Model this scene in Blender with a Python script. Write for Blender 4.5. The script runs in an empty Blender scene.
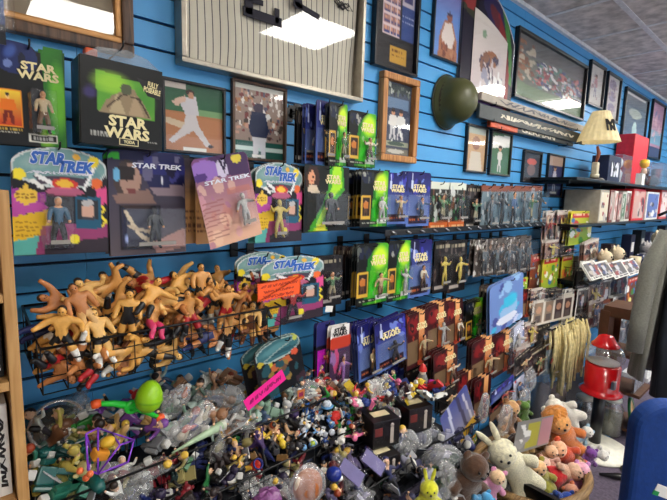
import bpy, bmesh, math, random
import numpy as np
from mathutils import Vector, Matrix, Euler
R = random.Random(11); FILL_ES = .55
PI = math.pi
sc = bpy.context.scene
COL = sc.collection
# ------------------------------------------------------------------ camera model (measured from the slat grooves)
CAMZ = 1.57
WD = 1.3464                       # camera to slat wall
FPX = 430.29
YAW, PITCH, ROLL = (math.radians(a) for a in (41.556, -7.4065, 1.6199))
Fv = Vector((math.sin(YAW)*math.cos(PITCH), math.cos(YAW)*math.cos(PITCH), math.sin(PITCH)))
Rv = Vector((math.cos(YAW), -math.sin(YAW), 0)); Uv = Rv.cross(Fv)
cr_, sr_ = math.cos(ROLL), math.sin(ROLL)
Rr = cr_*Rv + sr_*Uv; Ur = -sr_*Rv + cr_*Uv
CAM = Vector((0, -WD, CAMZ))
def ray(px, py): return Rr*((px-333.5)/FPX) - Ur*((py-250)/FPX) + Fv
def at(px, py, d):                # measured point lying d in front of the slat wall
    v = ray(px, py); return CAM + v*((WD-d)/v.y)
def atdepth(px, py, dep): return CAM + ray(px, py)*dep
def atz(px, py, z):
    v = ray(px, py); return CAM + v*((z-CAMZ)/v.z)
def proj(p):
    v = p-CAM; w = v.dot(Fv); return (333.5+FPX*v.dot(Rr)/w, 250-FPX*v.dot(Ur)/w, w)
# ------------------------------------------------------------------ colours and materials
def lin(c):
    if isinstance(c, str):
        c = c.lstrip('#'); c = tuple(int(c[i:i+2], 16) for i in (0, 2, 4))
    c = [x/255 for x in c[:3]]
    return tuple(x/12.92 if x <= .04045 else ((x+.055)/1.055)**2.4 for x in c)
_M = {}
def mat(name, col=(128,128,128), rough=.5, metal=0, var=.12, scale=30, bump=0, spec=.5, sheen=0, coat=0, emit=None, es=1):
    if name in _M: return _M[name]
    m = bpy.data.materials.new(name); m.use_nodes = True; _M[name] = m
    nt = m.node_tree; b = nt.nodes['Principled BSDF']
    b.inputs['Roughness'].default_value = rough; b.inputs['Metallic'].default_value = metal
    b.inputs['Specular IOR Level'].default_value = spec
    b.inputs['Coat Weight'].default_value = coat; b.inputs['Sheen Weight'].default_value = sheen
    c = lin(col)
    tc = nt.nodes.new('ShaderNodeTexCoord'); n = nt.nodes.new('ShaderNodeTexNoise')
    n.inputs['Scale'].default_value = scale; n.inputs['Detail'].default_value = 3
    nt.links.new(tc.outputs['Object'], n.inputs['Vector'])
    r = nt.nodes.new('ShaderNodeValToRGB')
    r.color_ramp.elements[0].position = .3; r.color_ramp.elements[1].position = .7
    r.color_ramp.elements[0].color = (*[x*(1-var) for x in c], 1)
    r.color_ramp.elements[1].color = (*[min(1, x*(1+var)) for x in c], 1)
    nt.links.new(n.outputs['Fac'], r.inputs['Fac']); nt.links.new(r.outputs['Color'], b.inputs['Base Color'])
    if bump:
        bp = nt.nodes.new('ShaderNodeBump'); bp.inputs['Strength'].default_value = bump; bp.inputs['Distance'].default_value = .004
        nt.links.new(n.outputs['Fac'], bp.inputs['Height']); nt.links.new(bp.outputs['Normal'], b.inputs['Normal'])
    if emit is not None:
        b.inputs['Emission Color'].default_value = (*lin(emit), 1); b.inputs['Emission Strength'].default_value = es
    return m
def plastic(col, rough=.35):
    key = 'plastic_%02x%02x%02x' % tuple(int(v) for v in (lin255(col)))
    return mat(key, lin255(col), rough, var=.06)
def lin255(c):
    if isinstance(c, str):
        c = c.lstrip('#'); return tuple(int(c[i:i+2], 16) for i in (0, 2, 4))
    return tuple(c)
def art_mat(name, rough=.3, coat=.3):
    if name in _M: return _M[name]
    m = bpy.data.materials.new(name); m.use_nodes = True; _M[name] = m
    nt = m.node_tree; b = nt.nodes['Principled BSDF']
    a = nt.nodes.new('ShaderNodeAttribute'); a.attribute_name = 'art'
    n = nt.nodes.new('ShaderNodeTexNoise'); n.inputs['Scale'].default_value = 400
    mx = nt.nodes.new('ShaderNodeMix'); mx.data_type = 'RGBA'; mx.blend_type = 'OVERLAY'; mx.inputs[0].default_value = .12
    nt.links.new(a.outputs['Color'], mx.inputs[6]); nt.links.new(n.outputs['Color'], mx.inputs[7])
    nt.links.new(mx.outputs[2], b.inputs['Base Color'])
    b.inputs['Roughness'].default_value = rough; b.inputs['Specular IOR Level'].default_value = .25; b.inputs['Coat Weight'].default_value = coat; b.inputs['Coat Roughness'].default_value = .12
    return m
def clear_mat(name, tint=(255,255,255), gloss=.12, rough=.08, haze=0.0, hazecol=(230,230,235), bump=0):
    if name in _M: return _M[name]
    m = bpy.data.materials.new(name); m.use_nodes = True; _M[name] = m
    nt = m.node_tree; nt.nodes.remove(nt.nodes['Principled BSDF']); out = nt.nodes['Material Output']
    t = nt.nodes.new('ShaderNodeBsdfTransparent'); t.inputs[0].default_value = (*lin(tint), 1)
    g = nt.nodes.new('ShaderNodeBsdfAnisotropic'); g.inputs['Roughness'].default_value = rough
    f = nt.nodes.new('ShaderNodeLayerWeight'); f.inputs[0].default_value = .5
    pw = nt.nodes.new('ShaderNodeMath'); pw.operation = 'POWER'; pw.inputs[1].default_value = 4; nt.links.new(f.outputs['Facing'], pw.inputs[0])
    ad = nt.nodes.new('ShaderNodeMath'); ad.operation = 'MULTIPLY_ADD'; ad.inputs[1].default_value = .8; ad.inputs[2].default_value = gloss+.04; ad.use_clamp = True
    nt.links.new(pw.outputs[0], ad.inputs[0])
    mx = nt.nodes.new('ShaderNodeMixShader'); nt.links.new(ad.outputs[0], mx.inputs[0])
    base = t.outputs[0]
    if haze:
        df = nt.nodes.new('ShaderNodeBsdfDiffuse'); df.inputs[0].default_value = (*lin(hazecol), 1)
        m2 = nt.nodes.new('ShaderNodeMixShader'); m2.inputs[0].default_value = haze
        nt.links.new(base, m2.inputs[1]); nt.links.new(df.outputs[0], m2.inputs[2]); base = m2.outputs[0]
    nt.links.new(base, mx.inputs[1]); nt.links.new(g.outputs[0], mx.inputs[2])
    if bump:
        n = nt.nodes.new('ShaderNodeTexNoise'); n.inputs['Scale'].default_value = 45; n.inputs['Detail'].default_value = 4
        tc = nt.nodes.new('ShaderNodeTexCoord'); nt.links.new(tc.outputs['Object'], n.inputs['Vector'])
        bp = nt.nodes.new('ShaderNodeBump'); bp.inputs['Strength'].default_value = bump; bp.inputs['Distance'].default_value = .01
        nt.links.new(n.outputs[0], bp.inputs['Height']); nt.links.new(bp.outputs[0], g.inputs['Normal'])
    nt.links.new(mx.outputs[0], out.inputs[0])
    return m
def wood(name, c0, c1, scale=6, axis='Z', rough=.5):
    if name in _M: return _M[name]
    m = bpy.data.materials.new(name); m.use_nodes = True; _M[name] = m
    nt = m.node_tree; b = nt.nodes['Principled BSDF']; b.inputs['Roughness'].default_value = rough
    tc = nt.nodes.new('ShaderNodeTexCoord'); mp = nt.nodes.new('ShaderNodeMapping')
    s = [scale*6]*3; s['XYZ'.index(axis)] = scale*.4; mp.inputs['Scale'].default_value = s
    n = nt.nodes.new('ShaderNodeTexNoise'); n.inputs['Scale'].default_value = 2.5; n.inputs['Detail'].default_value = 6; n.inputs['Distortion'].default_value = .8
    nt.links.new(tc.outputs['Object'], mp.inputs[0]); nt.links.new(mp.outputs[0], n.inputs['Vector'])
    r = nt.nodes.new('ShaderNodeValToRGB'); r.color_ramp.elements[0].position = .32; r.color_ramp.elements[1].position = .68
    r.color_ramp.elements[0].color = (*lin(c0), 1); r.color_ramp.elements[1].color = (*lin(c1), 1)
    nt.links.new(n.outputs[0], r.inputs[0]); nt.links.new(r.outputs[0], b.inputs['Base Color'])
    return m
GLASS = clear_mat('picture_glass', gloss=.0, rough=.015)
BLIS = clear_mat('blister_plastic', gloss=.0, rough=.09, haze=.0, bump=.35)
BAGM = clear_mat('crumpled_clear_bag', gloss=.10, rough=.2, haze=.16, hazecol=(245,248,250), bump=.6)
ACRY = clear_mat('acrylic_case', gloss=.06, rough=.04, haze=.06)
PRINT = art_mat('printed_card_gloss', .4, .03); PHOTO = art_mat('photo_print', .4, 0)
CARDBACK = mat('grey_cardboard', (120,116,110), .8)
BLACKW = mat('black_wire', (16,17,20), .35, .3)
BLACKP = mat('black_plastic', (14,14,16), .35)
CHROME = mat('zinc_hook', (170,172,176), .3, .9)
WHITEP = mat('white_card', (232,230,224), .6, var=.04)
# ------------------------------------------------------------------ mesh builder
class MB:
    def __init__(s): s.v = []; s.f = []; s.m = []; s.cur = 0; s.sm = []
    def add(s, vs, fs, smooth=False):
        b = len(s.v); s.v += [tuple(x) for x in vs]
        for f in fs: s.f.append([b+i for i in f]); s.m.append(s.cur); s.sm.append(smooth)
        return s
    def box(s, c, d, rot=None, bev=0):
        x, y, z = (q/2 for q in d); c = Vector(c)
        if bev:
            bm = bmesh.new(); bmesh.ops.create_cube(bm, size=1)
            for v in bm.verts: v.co = Vector((v.co.x*d[0], v.co.y*d[1], v.co.z*d[2]))
            bmesh.ops.bevel(bm, geom=list(bm.edges), offset=min(bev, min(d)*.45), segments=2, profile=.6, affect='EDGES')
            bm.verts.index_update()
            vs = [v.co.copy() for v in bm.verts]; fs = [[v.index for v in f.verts] for f in bm.faces]; bm.free()
        else:
            vs = [Vector((a*x, b*y, e*z)) for a in (-1,1) for b in (-1,1) for e in (-1,1)]
            fs = [(0,1,3,2),(4,6,7,5),(0,4,5,1),(2,3,7,6),(0,2,6,4),(1,5,7,3)]
        if rot is not None:
            Mx = rot if isinstance(rot, Matrix) else Euler(rot).to_matrix()
            vs = [Mx @ v for v in vs]
        return s.add([v+c for v in vs], fs)
    def tube(s, pts, r, n=6, cap=True, smooth=True):
        pts = [Vector(p) for p in pts]; rs = r if isinstance(r, (list, tuple)) else [r]*len(pts)
        vs = []; up = None
        for i, p in enumerate(pts):
            t = (pts[min(i+1, len(pts)-1)]-pts[max(i-1, 0)]).normalized()
            if up is None: up = Vector((0,0,1)) if abs(t.z) < .9 else Vector((0,1,0))
            a = t.cross(up)
            if a.length < 1e-5: a = t.orthogonal()
            a.normalize(); b = a.cross(t).normalized(); up = b
            for k in range(n):
                an = 2*PI*k/n; vs.append(p+(a*math.cos(an)+b*math.sin(an))*rs[i])
        fs = [(i*n+k, i*n+(k+1) % n, (i+1)*n+(k+1) % n, (i+1)*n+k) for i in range(len(pts)-1) for k in range(n)]
        if cap: fs += [tuple(range(n))[::-1], tuple((len(pts)-1)*n+k for k in range(n))]
        return s.add(vs, fs, smooth)
    def lathe(s, prof, n=24, c=(0,0,0), axis='Z', smooth=True, sx=1, sy=1):
        c = Vector(c); vs = []
        for r, z in prof:
            for k in range(n):
                a = 2*PI*k/n; p = (r*math.cos(a)*sx, r*math.sin(a)*sy, z)
                if axis == 'Y': p = (p[0], p[2], p[1])
                if axis == 'X': p = (p[2], p[0], p[1])
                vs.append(c+Vector(p))
        fs = [(i*n+k, i*n+(k+1) % n, (i+1)*n+(k+1) % n, (i+1)*n+k) for i in range(len(prof)-1) for k in range(n)]
        return s.add(vs, fs, smooth)
    def ell(s, c, r, n=12, m=8, rot=None):
        r = (r,)*3 if isinstance(r, (int, float)) else r; c = Vector(c); vs = []; Mx = Euler(rot).to_matrix() if rot else Matrix.Identity(3)
        for i in range(m+1):
            t = PI*i/m
            for k in range(n):
                a = 2*PI*k/n
                vs.append(c+Mx @ Vector((r[0]*math.sin(t)*math.cos(a), r[1]*math.sin(t)*math.sin(a), r[2]*math.cos(t))))
        fs = [(i*n+k, (i+1)*n+k, (i+1)*n+(k+1) % n, i*n+(k+1) % n) for i in range(m) for k in range(n)]
        return s.add(vs, fs, True)
    def prism(s, pts, y0, y1):      # outline in x,z extruded along y
        n = len(pts); vs = [(p[0], y0, p[1]) for p in pts]+[(p[0], y1, p[1]) for p in pts]
        fs = [tuple(range(n)), tuple(range(2*n-1, n-1, -1))]+[(i, n+i, n+(i+1) % n, (i+1) % n) for i in range(n)]
        return s.add(vs, fs)
    def mesh(s, name, mats):
        me = bpy.data.meshes.new(name); me.from_pydata(s.v, [], s.f)
        for m in (mats if isinstance(mats, (list, tuple)) else [mats]): me.materials.append(m)
        me.polygons.foreach_set('material_index', s.m); me.polygons.foreach_set('use_smooth', s.sm)
        me.validate(); me.update()
        bm = bmesh.new(); bm.from_mesh(me); bmesh.ops.recalc_face_normals(bm, faces=bm.faces); bm.to_mesh(me); bm.free()
        return me
    def build(s, name, mats, parent=None, loc=None): return link(name, s.mesh(name, mats), parent, loc)
def link(name, me, parent=None, loc=None, rot=None, scale=None):
    o = bpy.data.objects.new(name, me); COL.objects.link(o)
    if parent: o.parent = parent
    if loc is not None: o.location = loc
    if rot is not None: o.rotation_euler = rot
    if scale is not None: o.scale = scale if not isinstance(scale, (int, float)) else (scale,)*3
    return o
AUTO = []
def tag(o, label, cat, group=None, zone=None, rel='x'):
    o['label'] = label; o['category'] = cat
    if group: o['group'] = group
    if zone is not None: AUTO.append((o, label, zone))
    return o
def thing(name, label, cat, loc=(0,0,0), rot=(0,0,0), group=None, zone=None):
    o = bpy.data.objects.new(name, None); COL.objects.link(o); o.location = loc; o.rotation_euler = rot; o.empty_display_size = .05
    return tag(o, label, cat, group, zone)
def struct(name, mb, m): o = mb.build(name, m); o['kind'] = 'structure'; return o
def copy_tree(o, parent=None):
    c = o.copy(); COL.objects.link(c)
    if parent: c.parent = parent
    for ch in list(o.children): copy_tree(ch, c)
    return c
_T = {}
def marks(parent, x, z, w, h, m, y=-.002, seed=0, name='lettering', ry=0, dens=9):
    k = ('marks', seed, dens, m.name)      # print too small or blurred to read
    if k not in _T:
        g = random.Random(seed); b = MB(); u = -.5
        while u < .48:
            q = g.uniform(.35,.8)/dens; b.box((u+q/2,0,g.uniform(-.06,.06)),(q*.75,.02,g.uniform(.6,1)),rot=(0,g.uniform(-.15,.15),0)); u += q+(.5/dens if g.random() < .2 else .0)
        _T[k] = b.mesh('lettering', m)
    return link(name, _T[k], parent, (x,y,z), (0,ry,0), (w,.05,h))
def text_mesh(body, shear=0, bold=.02, extrude=.03):      # unit height lettering, centred on x, facing -y
    k = (body, shear, bold)
    if k in _T: return _T[k]
    cu = bpy.data.curves.new('lettering', 'FONT'); cu.body = body; cu.size = 1; cu.shear = shear; cu.offset = bold; cu.extrude = extrude; cu.resolution_u = 2
    cu.align_x = 'CENTER'; cu.align_y = 'CENTER'; cu.space_line = .82
    o = bpy.data.objects.new('t', cu); COL.objects.link(o); bpy.context.view_layer.update()
    me = bpy.data.meshes.new_from_object(o.evaluated_get(bpy.context.evaluated_depsgraph_get()))
    bpy.data.objects.remove(o); bpy.data.curves.remove(cu)
    me.transform(Matrix.Rotation(PI/2, 4, 'X')); me.name = 'lettering'
    xs = [v.co.x for v in me.vertices]; zs = [v.co.z for v in me.vertices]
    if xs:
        w, h = max(xs)-min(xs), max(zs)-min(zs); cx, cz = (max(xs)+min(xs))/2, (max(zs)+min(zs))/2
        for v in me.vertices: v.co.x = (v.co.x-cx)/w; v.co.z = (v.co.z-cz)/h
    _T[k] = me; return me
def lettering(body, parent, x, z, w, h, m, y=-.002, name='title_lettering', shear=0, bold=None, ry=0):
    if bold is None: bold = .04 if 'STAR\n' in body else .03
    key = (body, shear, bold, m.name)
    if key not in _T:
        me = text_mesh(body, shear, bold).copy(); me.materials.clear(); me.materials.append(m); _T[key] = me
    return link(name, _T[key], parent, (x, y, z), (0, ry, 0), (w, .02, h))
# ------------------------------------------------------------------ a small painter for printed cards and photographs
class Cv:
    def __init__(s, w, h, c=(0,0,0), seed=0):
        s.w, s.h = w, h; s.a = np.zeros((h, w, 3)); s.a[:] = c if not isinstance(c, str) else lin255(c)
        s.V, s.U = np.mgrid[0:h, 0:w]; s.U = (s.U+.0)/(w-1); s.V = (s.V+.0)/(h-1); s.rg = np.random.RandomState(seed)
    def put(s, m, c, al=1):
        c = np.array(lin255(c), float); m = (m*al)[..., None]; s.a = s.a*(1-m)+c*m; return s
    def rect(s, u0, v0, u1, v1, c, al=1): return s.put(((s.U >= u0) & (s.U <= u1) & (s.V >= v0) & (s.V <= v1)).astype(float), c, al)
    def ell(s, cu, cv, ru, rv, c, ang=0, al=1, soft=0):
        x, y = s.U-cu, s.V-cv; ca, sa = math.cos(ang), math.sin(ang)
        d = ((x*ca+y*sa)/ru)**2+((-x*sa+y*ca)/rv)**2
        return s.put(np.clip((1-d)/soft, 0, 1) if soft else (d <= 1).astype(float), c, al)
    def poly(s, pts, c, al=1):
        ins = np.zeros_like(s.U, bool); n = len(pts)
        for i in range(n):
            (x0, y0), (x1, y1) = pts[i], pts[(i+1) % n]
            if y0 == y1: continue
            cnd = ((y0 > s.V) != (y1 > s.V)) & (s.U < (x1-x0)*(s.V-y0)/(y1-y0)+x0); ins ^= cnd
        return s.put(ins.astype(float), c, al)
    def line(s, pts, w, c, al=1):
        for (x0, y0), (x1, y1) in zip(pts, pts[1:]):
            L = (x1-x0)**2+(y1-y0)**2+1e-9; t = np.clip(((s.U-x0)*(x1-x0)+(s.V-y0)*(y1-y0))/L, 0, 1)
            s.put((np.hypot(s.U-x0-t*(x1-x0), s.V-y0-t*(y1-y0)) < w).astype(float), c, al)
        return s
    def grad(s, c0, c1, ax='v', lo=0, hi=1, al=1, mask=None):
        t = {'v': s.V, 'u': s.U, 'd': (s.U+s.V)/2}[ax]; t = np.clip((t-lo)/(hi-lo), 0, 1)[..., None]
        g = np.array(lin255(c0), float)*(1-t)+np.array(lin255(c1), float)*t
        m = (np.ones_like(s.U) if mask is None else mask)[..., None]*al; s.a = s.a*(1-m)+g*m; return s
    def blobs(s, n, cols, r0, r1, box=(0,0,1,1), al=1):
        for _ in range(n):
            c = cols[s.rg.randint(len(cols))]; r = s.rg.uniform(r0, r1)
            s.ell(s.rg.uniform(box[0], box[2]), s.rg.uniform(box[1], box[3]), r, r*s.rg.uniform(.6, 1.8)*s.w/s.h, c, s.rg.uniform(0, 3), al)
        return s
    def textrow(s, u0, u1, v, h, c):      # unreadably small print
        u = u0
        while u < u1:
            w = s.rg.uniform(.01, .04); s.rect(u, v, min(u+w, u1), v+h, c, .8); u += w+.015
        return s
    def man(s, cu, v0, v1, shirt, legs, skin=(205,150,110), wide=.12, lean=0):
        H = v1-v0; a = H*s.h/s.w
        s.poly([(cu-wide*.5, v0+.5*H), (cu+wide*.5, v0+.5*H), (cu+wide*.75+lean, v1), (cu+wide*.35+lean, v1), (cu, v0+.65*H), (cu-wide*.4-lean, v1), (cu-wide*.8-lean, v1)], legs)
        s.poly([(cu-wide*.8, v0+.2*H), (cu+wide*.8, v0+.2*H), (cu+wide*1.1, v0+.5*H), (cu+wide*.55, v0+.56*H), (cu-wide*.55, v0+.56*H), (cu-wide*1.1, v0+.48*H)], shirt)
        s.ell(cu, v0+.1*H, .07*a, .1*H, skin); s.ell(cu, v0+.05*H, .07*a, .06*H, (50,35,28)); return s
    def lincol(s):
        a = np.clip(s.a, 0, 255)/255; a = np.where(a <= .04045, a/12.92, ((a+.055)/1.055)**2.4)
        return a
def art_grid(name, w, h, cv, m=None, th=.0012, top=None, left=None, curve=0, back=None, bend=0):
    """a printed sheet or card standing on z=0, centred on x, printed face towards -y"""
    nx, ny = cv.w, cv.h; A = cv.lincol(); vs = []; cols = []
    for j in range(ny):
        for i in range(nx):
            u, v = i/(nx-1), j/(ny-1); t = top(u) if top else 1
            z = (1-v)*h*t; lo, hi = left((1-v)) if left else (0, 1)
            uu = lo+(hi-lo)*u
            vs.append(((uu-.5)*w, -th+curve*math.sin(PI*uu)*-1+bend*math.sin(v*5+u*3), z))
            jj = (1-z/h)*(ny-1); j0 = int(max(0, min(ny-1, jj))); ii = int(max(0, min(nx-1, uu*(nx-1))))
            cols.append(A[j0, ii])
    fs = [(j*nx+i, (j+1)*nx+i, (j+1)*nx+i+1, j*nx+i+1) for j in range(ny-1) for i in range(nx-1)]
    nf = len(fs)
    rim = [i for i in range(nx)]+[j*nx+nx-1 for j in range(1, ny)]+[(ny-1)*nx+i for i in range(nx-2, -1, -1)]+[j*nx for j in range(ny-2, 0, -1)]
    b = len(vs)
    if th > 0:
        for k in rim: vs.append((vs[k][0], vs[k][1]+th, vs[k][2])); cols.append((.18, .17, .16))
        n = len(rim); fs += [(rim[i], rim[(i+1) % n], b+(i+1) % n, b+i) for i in range(n)]+[tuple(b+i for i in range(n-1, -1, -1))]
    me = bpy.data.meshes.new(name); me.from_pydata(vs, [], fs); me.materials.append(m or PRINT)
    at_ = me.color_attributes.new('art', 'FLOAT_COLOR', 'POINT')
    at_.data.foreach_set('color', np.hstack([np.array(cols), np.ones((len(cols), 1))]).ravel())
    if back: me.materials.append(back)
    for p in me.polygons:
        if p.index >= nf and back: p.material_index = 1
        if p.index < nf and (curve or bend): p.use_smooth = True
    me.update(); return me
# ------------------------------------------------------------------ jointed figures, one continuous skin each
def skin_mesh(verts, edges, radii, subdiv=1, root=0, name='body'):
    me = bpy.data.meshes.new(name); me.from_pydata(verts, edges, [])
    o = bpy.data.objects.new('s', me); COL.objects.link(o)
    md = o.modifiers.new('s', 'SKIN'); md.branch_smoothing = .6; md.use_smooth_shade = True
    sd = me.skin_vertices[0].data if me.skin_vertices else None
    if sd is None:
        bm = bmesh.new(); bm.from_mesh(me); bm.verts.layers.skin.verify(); bm.to_mesh(me); bm.free(); sd = me.skin_vertices[0].data
    for i, r in enumerate(radii): sd[i].radius = (r, r) if not isinstance(r, tuple) else r; sd[i].use_root = (i == root)
    ms = o.modifiers.new('u', 'SUBSURF'); ms.levels = subdiv; ms.render_levels = subdiv
    bpy.context.view_layer.update()
    out = bpy.data.meshes.new_from_object(o.evaluated_get(bpy.context.evaluated_depsgraph_get()))
    bpy.data.objects.remove(o); bpy.data.meshes.remove(me); out.name = name
    for p in out.polygons: p.use_smooth = True
    return out
def dirv(a, b):          # a: angle in the x-z plane from straight down (out to the side), b: forward swing
    a, b = math.radians(a), math.radians(b)
    return Vector((math.sin(a)*math.cos(b), -math.sin(b), -math.cos(a)*math.cos(b)))
def fig_skeleton(arms, legs, bulk=1.0, lean=0, child=False):
    P = []; E = []; Rr_ = []; tagz = []
    def j(p, r, par, t):
        P.append(Vector(p)); Rr_.append(r); tagz.append(t)
        if par is not None: E.append((par, len(P)-1))
        return len(P)-1
    pel = j((0,0,.5), .068*bulk, None, 'pelvis'); sp = j((0,-.01,.61), .066*bulk, pel, 'torso'); ch = j((0,0,.73), .088*bulk, sp, 'torso')
    nk = j((0,0,.83), .036*bulk, ch, 'head'); hs = 1.45 if child else 1
    hd = j((0,-.012,.89+.02*(hs-1)), .056*hs, nk, 'head'); j((0,-.01,.945+.06*(hs-1)), .044*hs, hd, 'hair')
    for s, (ua, ub, fa, fb) in zip((-1, 1), arms):
        sh = j((s*.115*bulk,0,.775), .058*bulk, ch, 'arm'); d1 = dirv(s*ua, ub)*.14; d2 = dirv(s*fa, fb)*.12
        el = j(P[sh]+d1, .044*bulk, sh, 'arm'); wr = j(P[el]+d2, .03*bulk, el, 'fore'); j(P[wr]+d2.normalized()*.045, .036*bulk, wr, 'hand')
    for s, (ua, ub, fa, fb) in zip((-1, 1), legs):
        hp = j((s*.062,0,.46), .07*bulk, pel, 'pelvis'); d1 = dirv(s*ua, ub)*.20; d2 = dirv(s*fa, fb)*.19
        kn = j(P[hp]+d1, .055*bulk, hp, 'thigh'); an = j(P[kn]+d2, .036*bulk, kn, 'shin')
        fw = Vector((s*.02, -.075, -.01)); j(P[an]+fw, .032*bulk, an, 'foot')
    return P, E, Rr_, tagz
POSES = [
    ([(14,10,10,40),(14,10,10,40)], [(8,0,4,0),(8,0,4,0)]),
    ([(60,10,150,10),(55,10,140,10)], [(12,5,6,0),(12,0,6,0)]),
    ([(100,0,175,0),(30,30,20,80)], [(20,30,10,-10),(14,-10,6,-20)]),
    ([(40,40,10,90),(40,40,10,90)], [(12,60,4,-20),(20,0,8,-10)]),
    ([(150,10,170,10),(150,10,165,10)], [(22,0,14,0),(22,0,14,0)]),
    ([(30,60,-20,80),(80,10,90,20)], [(30,80,4,0),(24,85,4,10)]),
    ([(55,20,70,50),(60,10,20,60)], [(30,10,20,-10),(30,10,20,-10)]),
    ([(20,-20,30,20),(60,60,100,70)], [(10,35,0,-40),(10,-20,6,-35)]),
]
_FB = {}
def fig_base(pose, bulk, sub=1):
    k = (pose, bulk, sub)
    if k not in _FB:
        a, l = POSES[pose]; P, E, Rd, T = fig_skeleton(a, l, bulk, child=(bulk < .95 and bulk > .9))
        me = skin_mesh(P, E, Rd, sub); hs = 1.5 if .9 < bulk < .95 else 1.05; nb = len(me.polygons); bm = bmesh.new(); bm.from_mesh(me)
        def eb(c, r, n=12, m=9):
            mb_ = MB().ell(c, r, n, m); vv = [bm.verts.new(v) for v in mb_.v]
            for f in mb_.f:
                try: bm.faces.new([vv[i] for i in f])
                except ValueError: pass
        zc = .9+.03*(hs-1); eb((0,-.012,zc), (.058*hs,.064*hs,.078*hs)); n1 = len(bm.faces); eb((0,.006,zc+.022*hs), (.062*hs,.066*hs,.066*hs)); n2 = len(bm.faces)
        eb((-.022*hs,-.07*hs-.008,zc+.008), .009*hs, 6, 5); eb((.022*hs,-.07*hs-.008,zc+.008), .009*hs, 6, 5); n3 = len(bm.faces); eb((0,-.078*hs-.008,zc-.012), (.01*hs,.014*hs,.014*hs), 6, 5)
        bmesh.ops.recalc_face_normals(bm, faces=bm.faces); bm.to_mesh(me); bm.free(); segs = [(P[i], P[k_], T[k_]) for i, k_ in E]; tags = []
        for p in me.polygons:
            if p.index >= nb:
                tags.append('head' if p.index < n1 or p.index >= n3 else 'hair'); continue
            c = p.center; best = None
            for a_, b_, t in segs:
                ab = b_-a_; u = max(0, min(1, (c-a_).dot(ab)/ab.length_squared)); d = (c-a_-ab*u).length
                if best is None or d < best[0]: best = (d, t)
            t = best[1]
            if t in ('head', 'hair'): t = 'head'
            if t == 'thigh' and c.z > .40: t = 'pelvis'
            tags.append(t)
        zmin = min(v.co.z for v in me.vertices)
        _FB[k] = (me, tags, zmin)
    return _FB[k]
_FM = {}
REG = ('torso', 'pelvis', 'thigh', 'shin', 'foot', 'arm', 'fore', 'hand', 'head', 'hair')
def fig_mesh(pose, scheme, bulk=1.0, sub=1, rough=.4):
    k = (pose, tuple(sorted(scheme.items())), bulk, sub)
    if k not in _FM:
        base, tags, zmin = fig_base(pose, bulk, sub); me = base.copy(); me.materials.clear(); idx = {}
        skin = scheme.get('skin', (205,150,105))
        for r in REG:
            c = scheme.get(r, {'fore': scheme.get('arm', skin), 'foot': scheme.get('shin', skin), 'thigh': scheme.get('pelvis', skin), 'hair': (40,28,20)}.get(r, skin))
            m = plastic(c, rough)
            if m.name not in [x.name for x in me.materials]: me.materials.append(m)
            idx[r] = [x.name for x in me.materials].index(m.name)
        for p, t in zip(me.polygons, tags): p.material_index = idx[t]; p.use_smooth = True
        _FM[k] = me
    return _FM[k]
def poses_zmin(pose, bulk, sub=1): return fig_base(pose, bulk, sub)[2]
# ------------------------------------------------------------------ printed card styles
def a_green(seed, w=36, h=54, lush=0.5):
    c = Cv(w, h, (10,14,12), seed); g = c.rg
    x0 = g.uniform(.3, .5)
    c.poly([(x0,.2), (x0+.3,0), (1,0), (1,1), (x0-.25*lush,1)], (30,120,30))
    c.poly([(x0+.12,.2), (x0+.35,0), (.98,0), (1,.5), (.8,1), (x0,1)], (70,170,30))
    c.ell(.72, .22, .3, .24, (215,245,50), 0, .95, .7); c.ell(.6,.75,.24,.26,(50,215,50),0,.75,.9); c.line([(.95,.45),(.7,.7),(.62,1)],.02,(190,240,90),.8); c.blobs(6,[(20,60,24),(120,220,60),(160,190,150)],.03,.07,(.45,.4,.95,.9),.7)
    c.ell(.22, .12, .22, .1, (26,34,60)); c.blobs(8, [(90,95,90),(40,46,44),(160,160,150),(20,24,22)], .02, .06, (.02,.04,.42,.24))
    c.rect(.02,.45,.36,.86,(214,170,60)); c.rect(.06,.49,.32,.8,(50,34,26)); c.man(.19,.5,.8,(200,120,50),(90,60,40),wide=.09)
    c.rect(.04,.9,.6,.96,(16,20,16)); c.textrow(.06,.56,.915,.02,(220,220,200)); c.rect(.62,.86,.95,.93,(230,230,225)); return c
def a_blue(seed, w=36, h=54):
    c = Cv(w, h, (38,48,130), seed); c.grad((24,24,96),(90,120,190),'v',0,1)
    c.blobs(14, [(60,60,170),(20,20,80),(110,130,210),(18,18,60)], .03, .12, (0,0,1,.4)); c.poly([(.2,0),(.26,.3),(.14,.3)],(200,210,240))
    c.rect(.08,.42,.92,.9,(120,140,180),.5); c.rect(.1,.8,.9,.95,(40,20,40)); c.textrow(.14,.8,.86,.03,(230,120,60)); return c
def a_red(seed, w=36, h=54):
    c = Cv(w, h, (60,16,20), seed); c.ell(.3,.22,.26,.2,(130,26,30),0,1,.6); c.blobs(10,[(90,20,26),(30,10,14),(150,50,40)],.03,.1,(0,0,.6,.5))
    c.grad((236,170,110),(190,96,50),'v',.1,1,1,((c.U>.55)&(c.U<.82)).astype(float)); c.rect(.05,.5,.5,.92,(120,96,70)); c.rect(.5,.9,.95,.97,(200,70,50)); return c
def a_orange(seed, w=30, h=48, base=(206,96,36)):
    c = Cv(w, h, (34,36,34), seed); c.rect(0,0,1,.14,(210,214,200)); c.blobs(40,[(60,120,70),(200,205,200),(30,40,34),(110,70,50),(150,160,150)],.03,.09,(0,.14,1,.8)); c.rect(0,.8,1,1,base); c.textrow(.1,.9,.87,.04,(250,220,160)); return c
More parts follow.
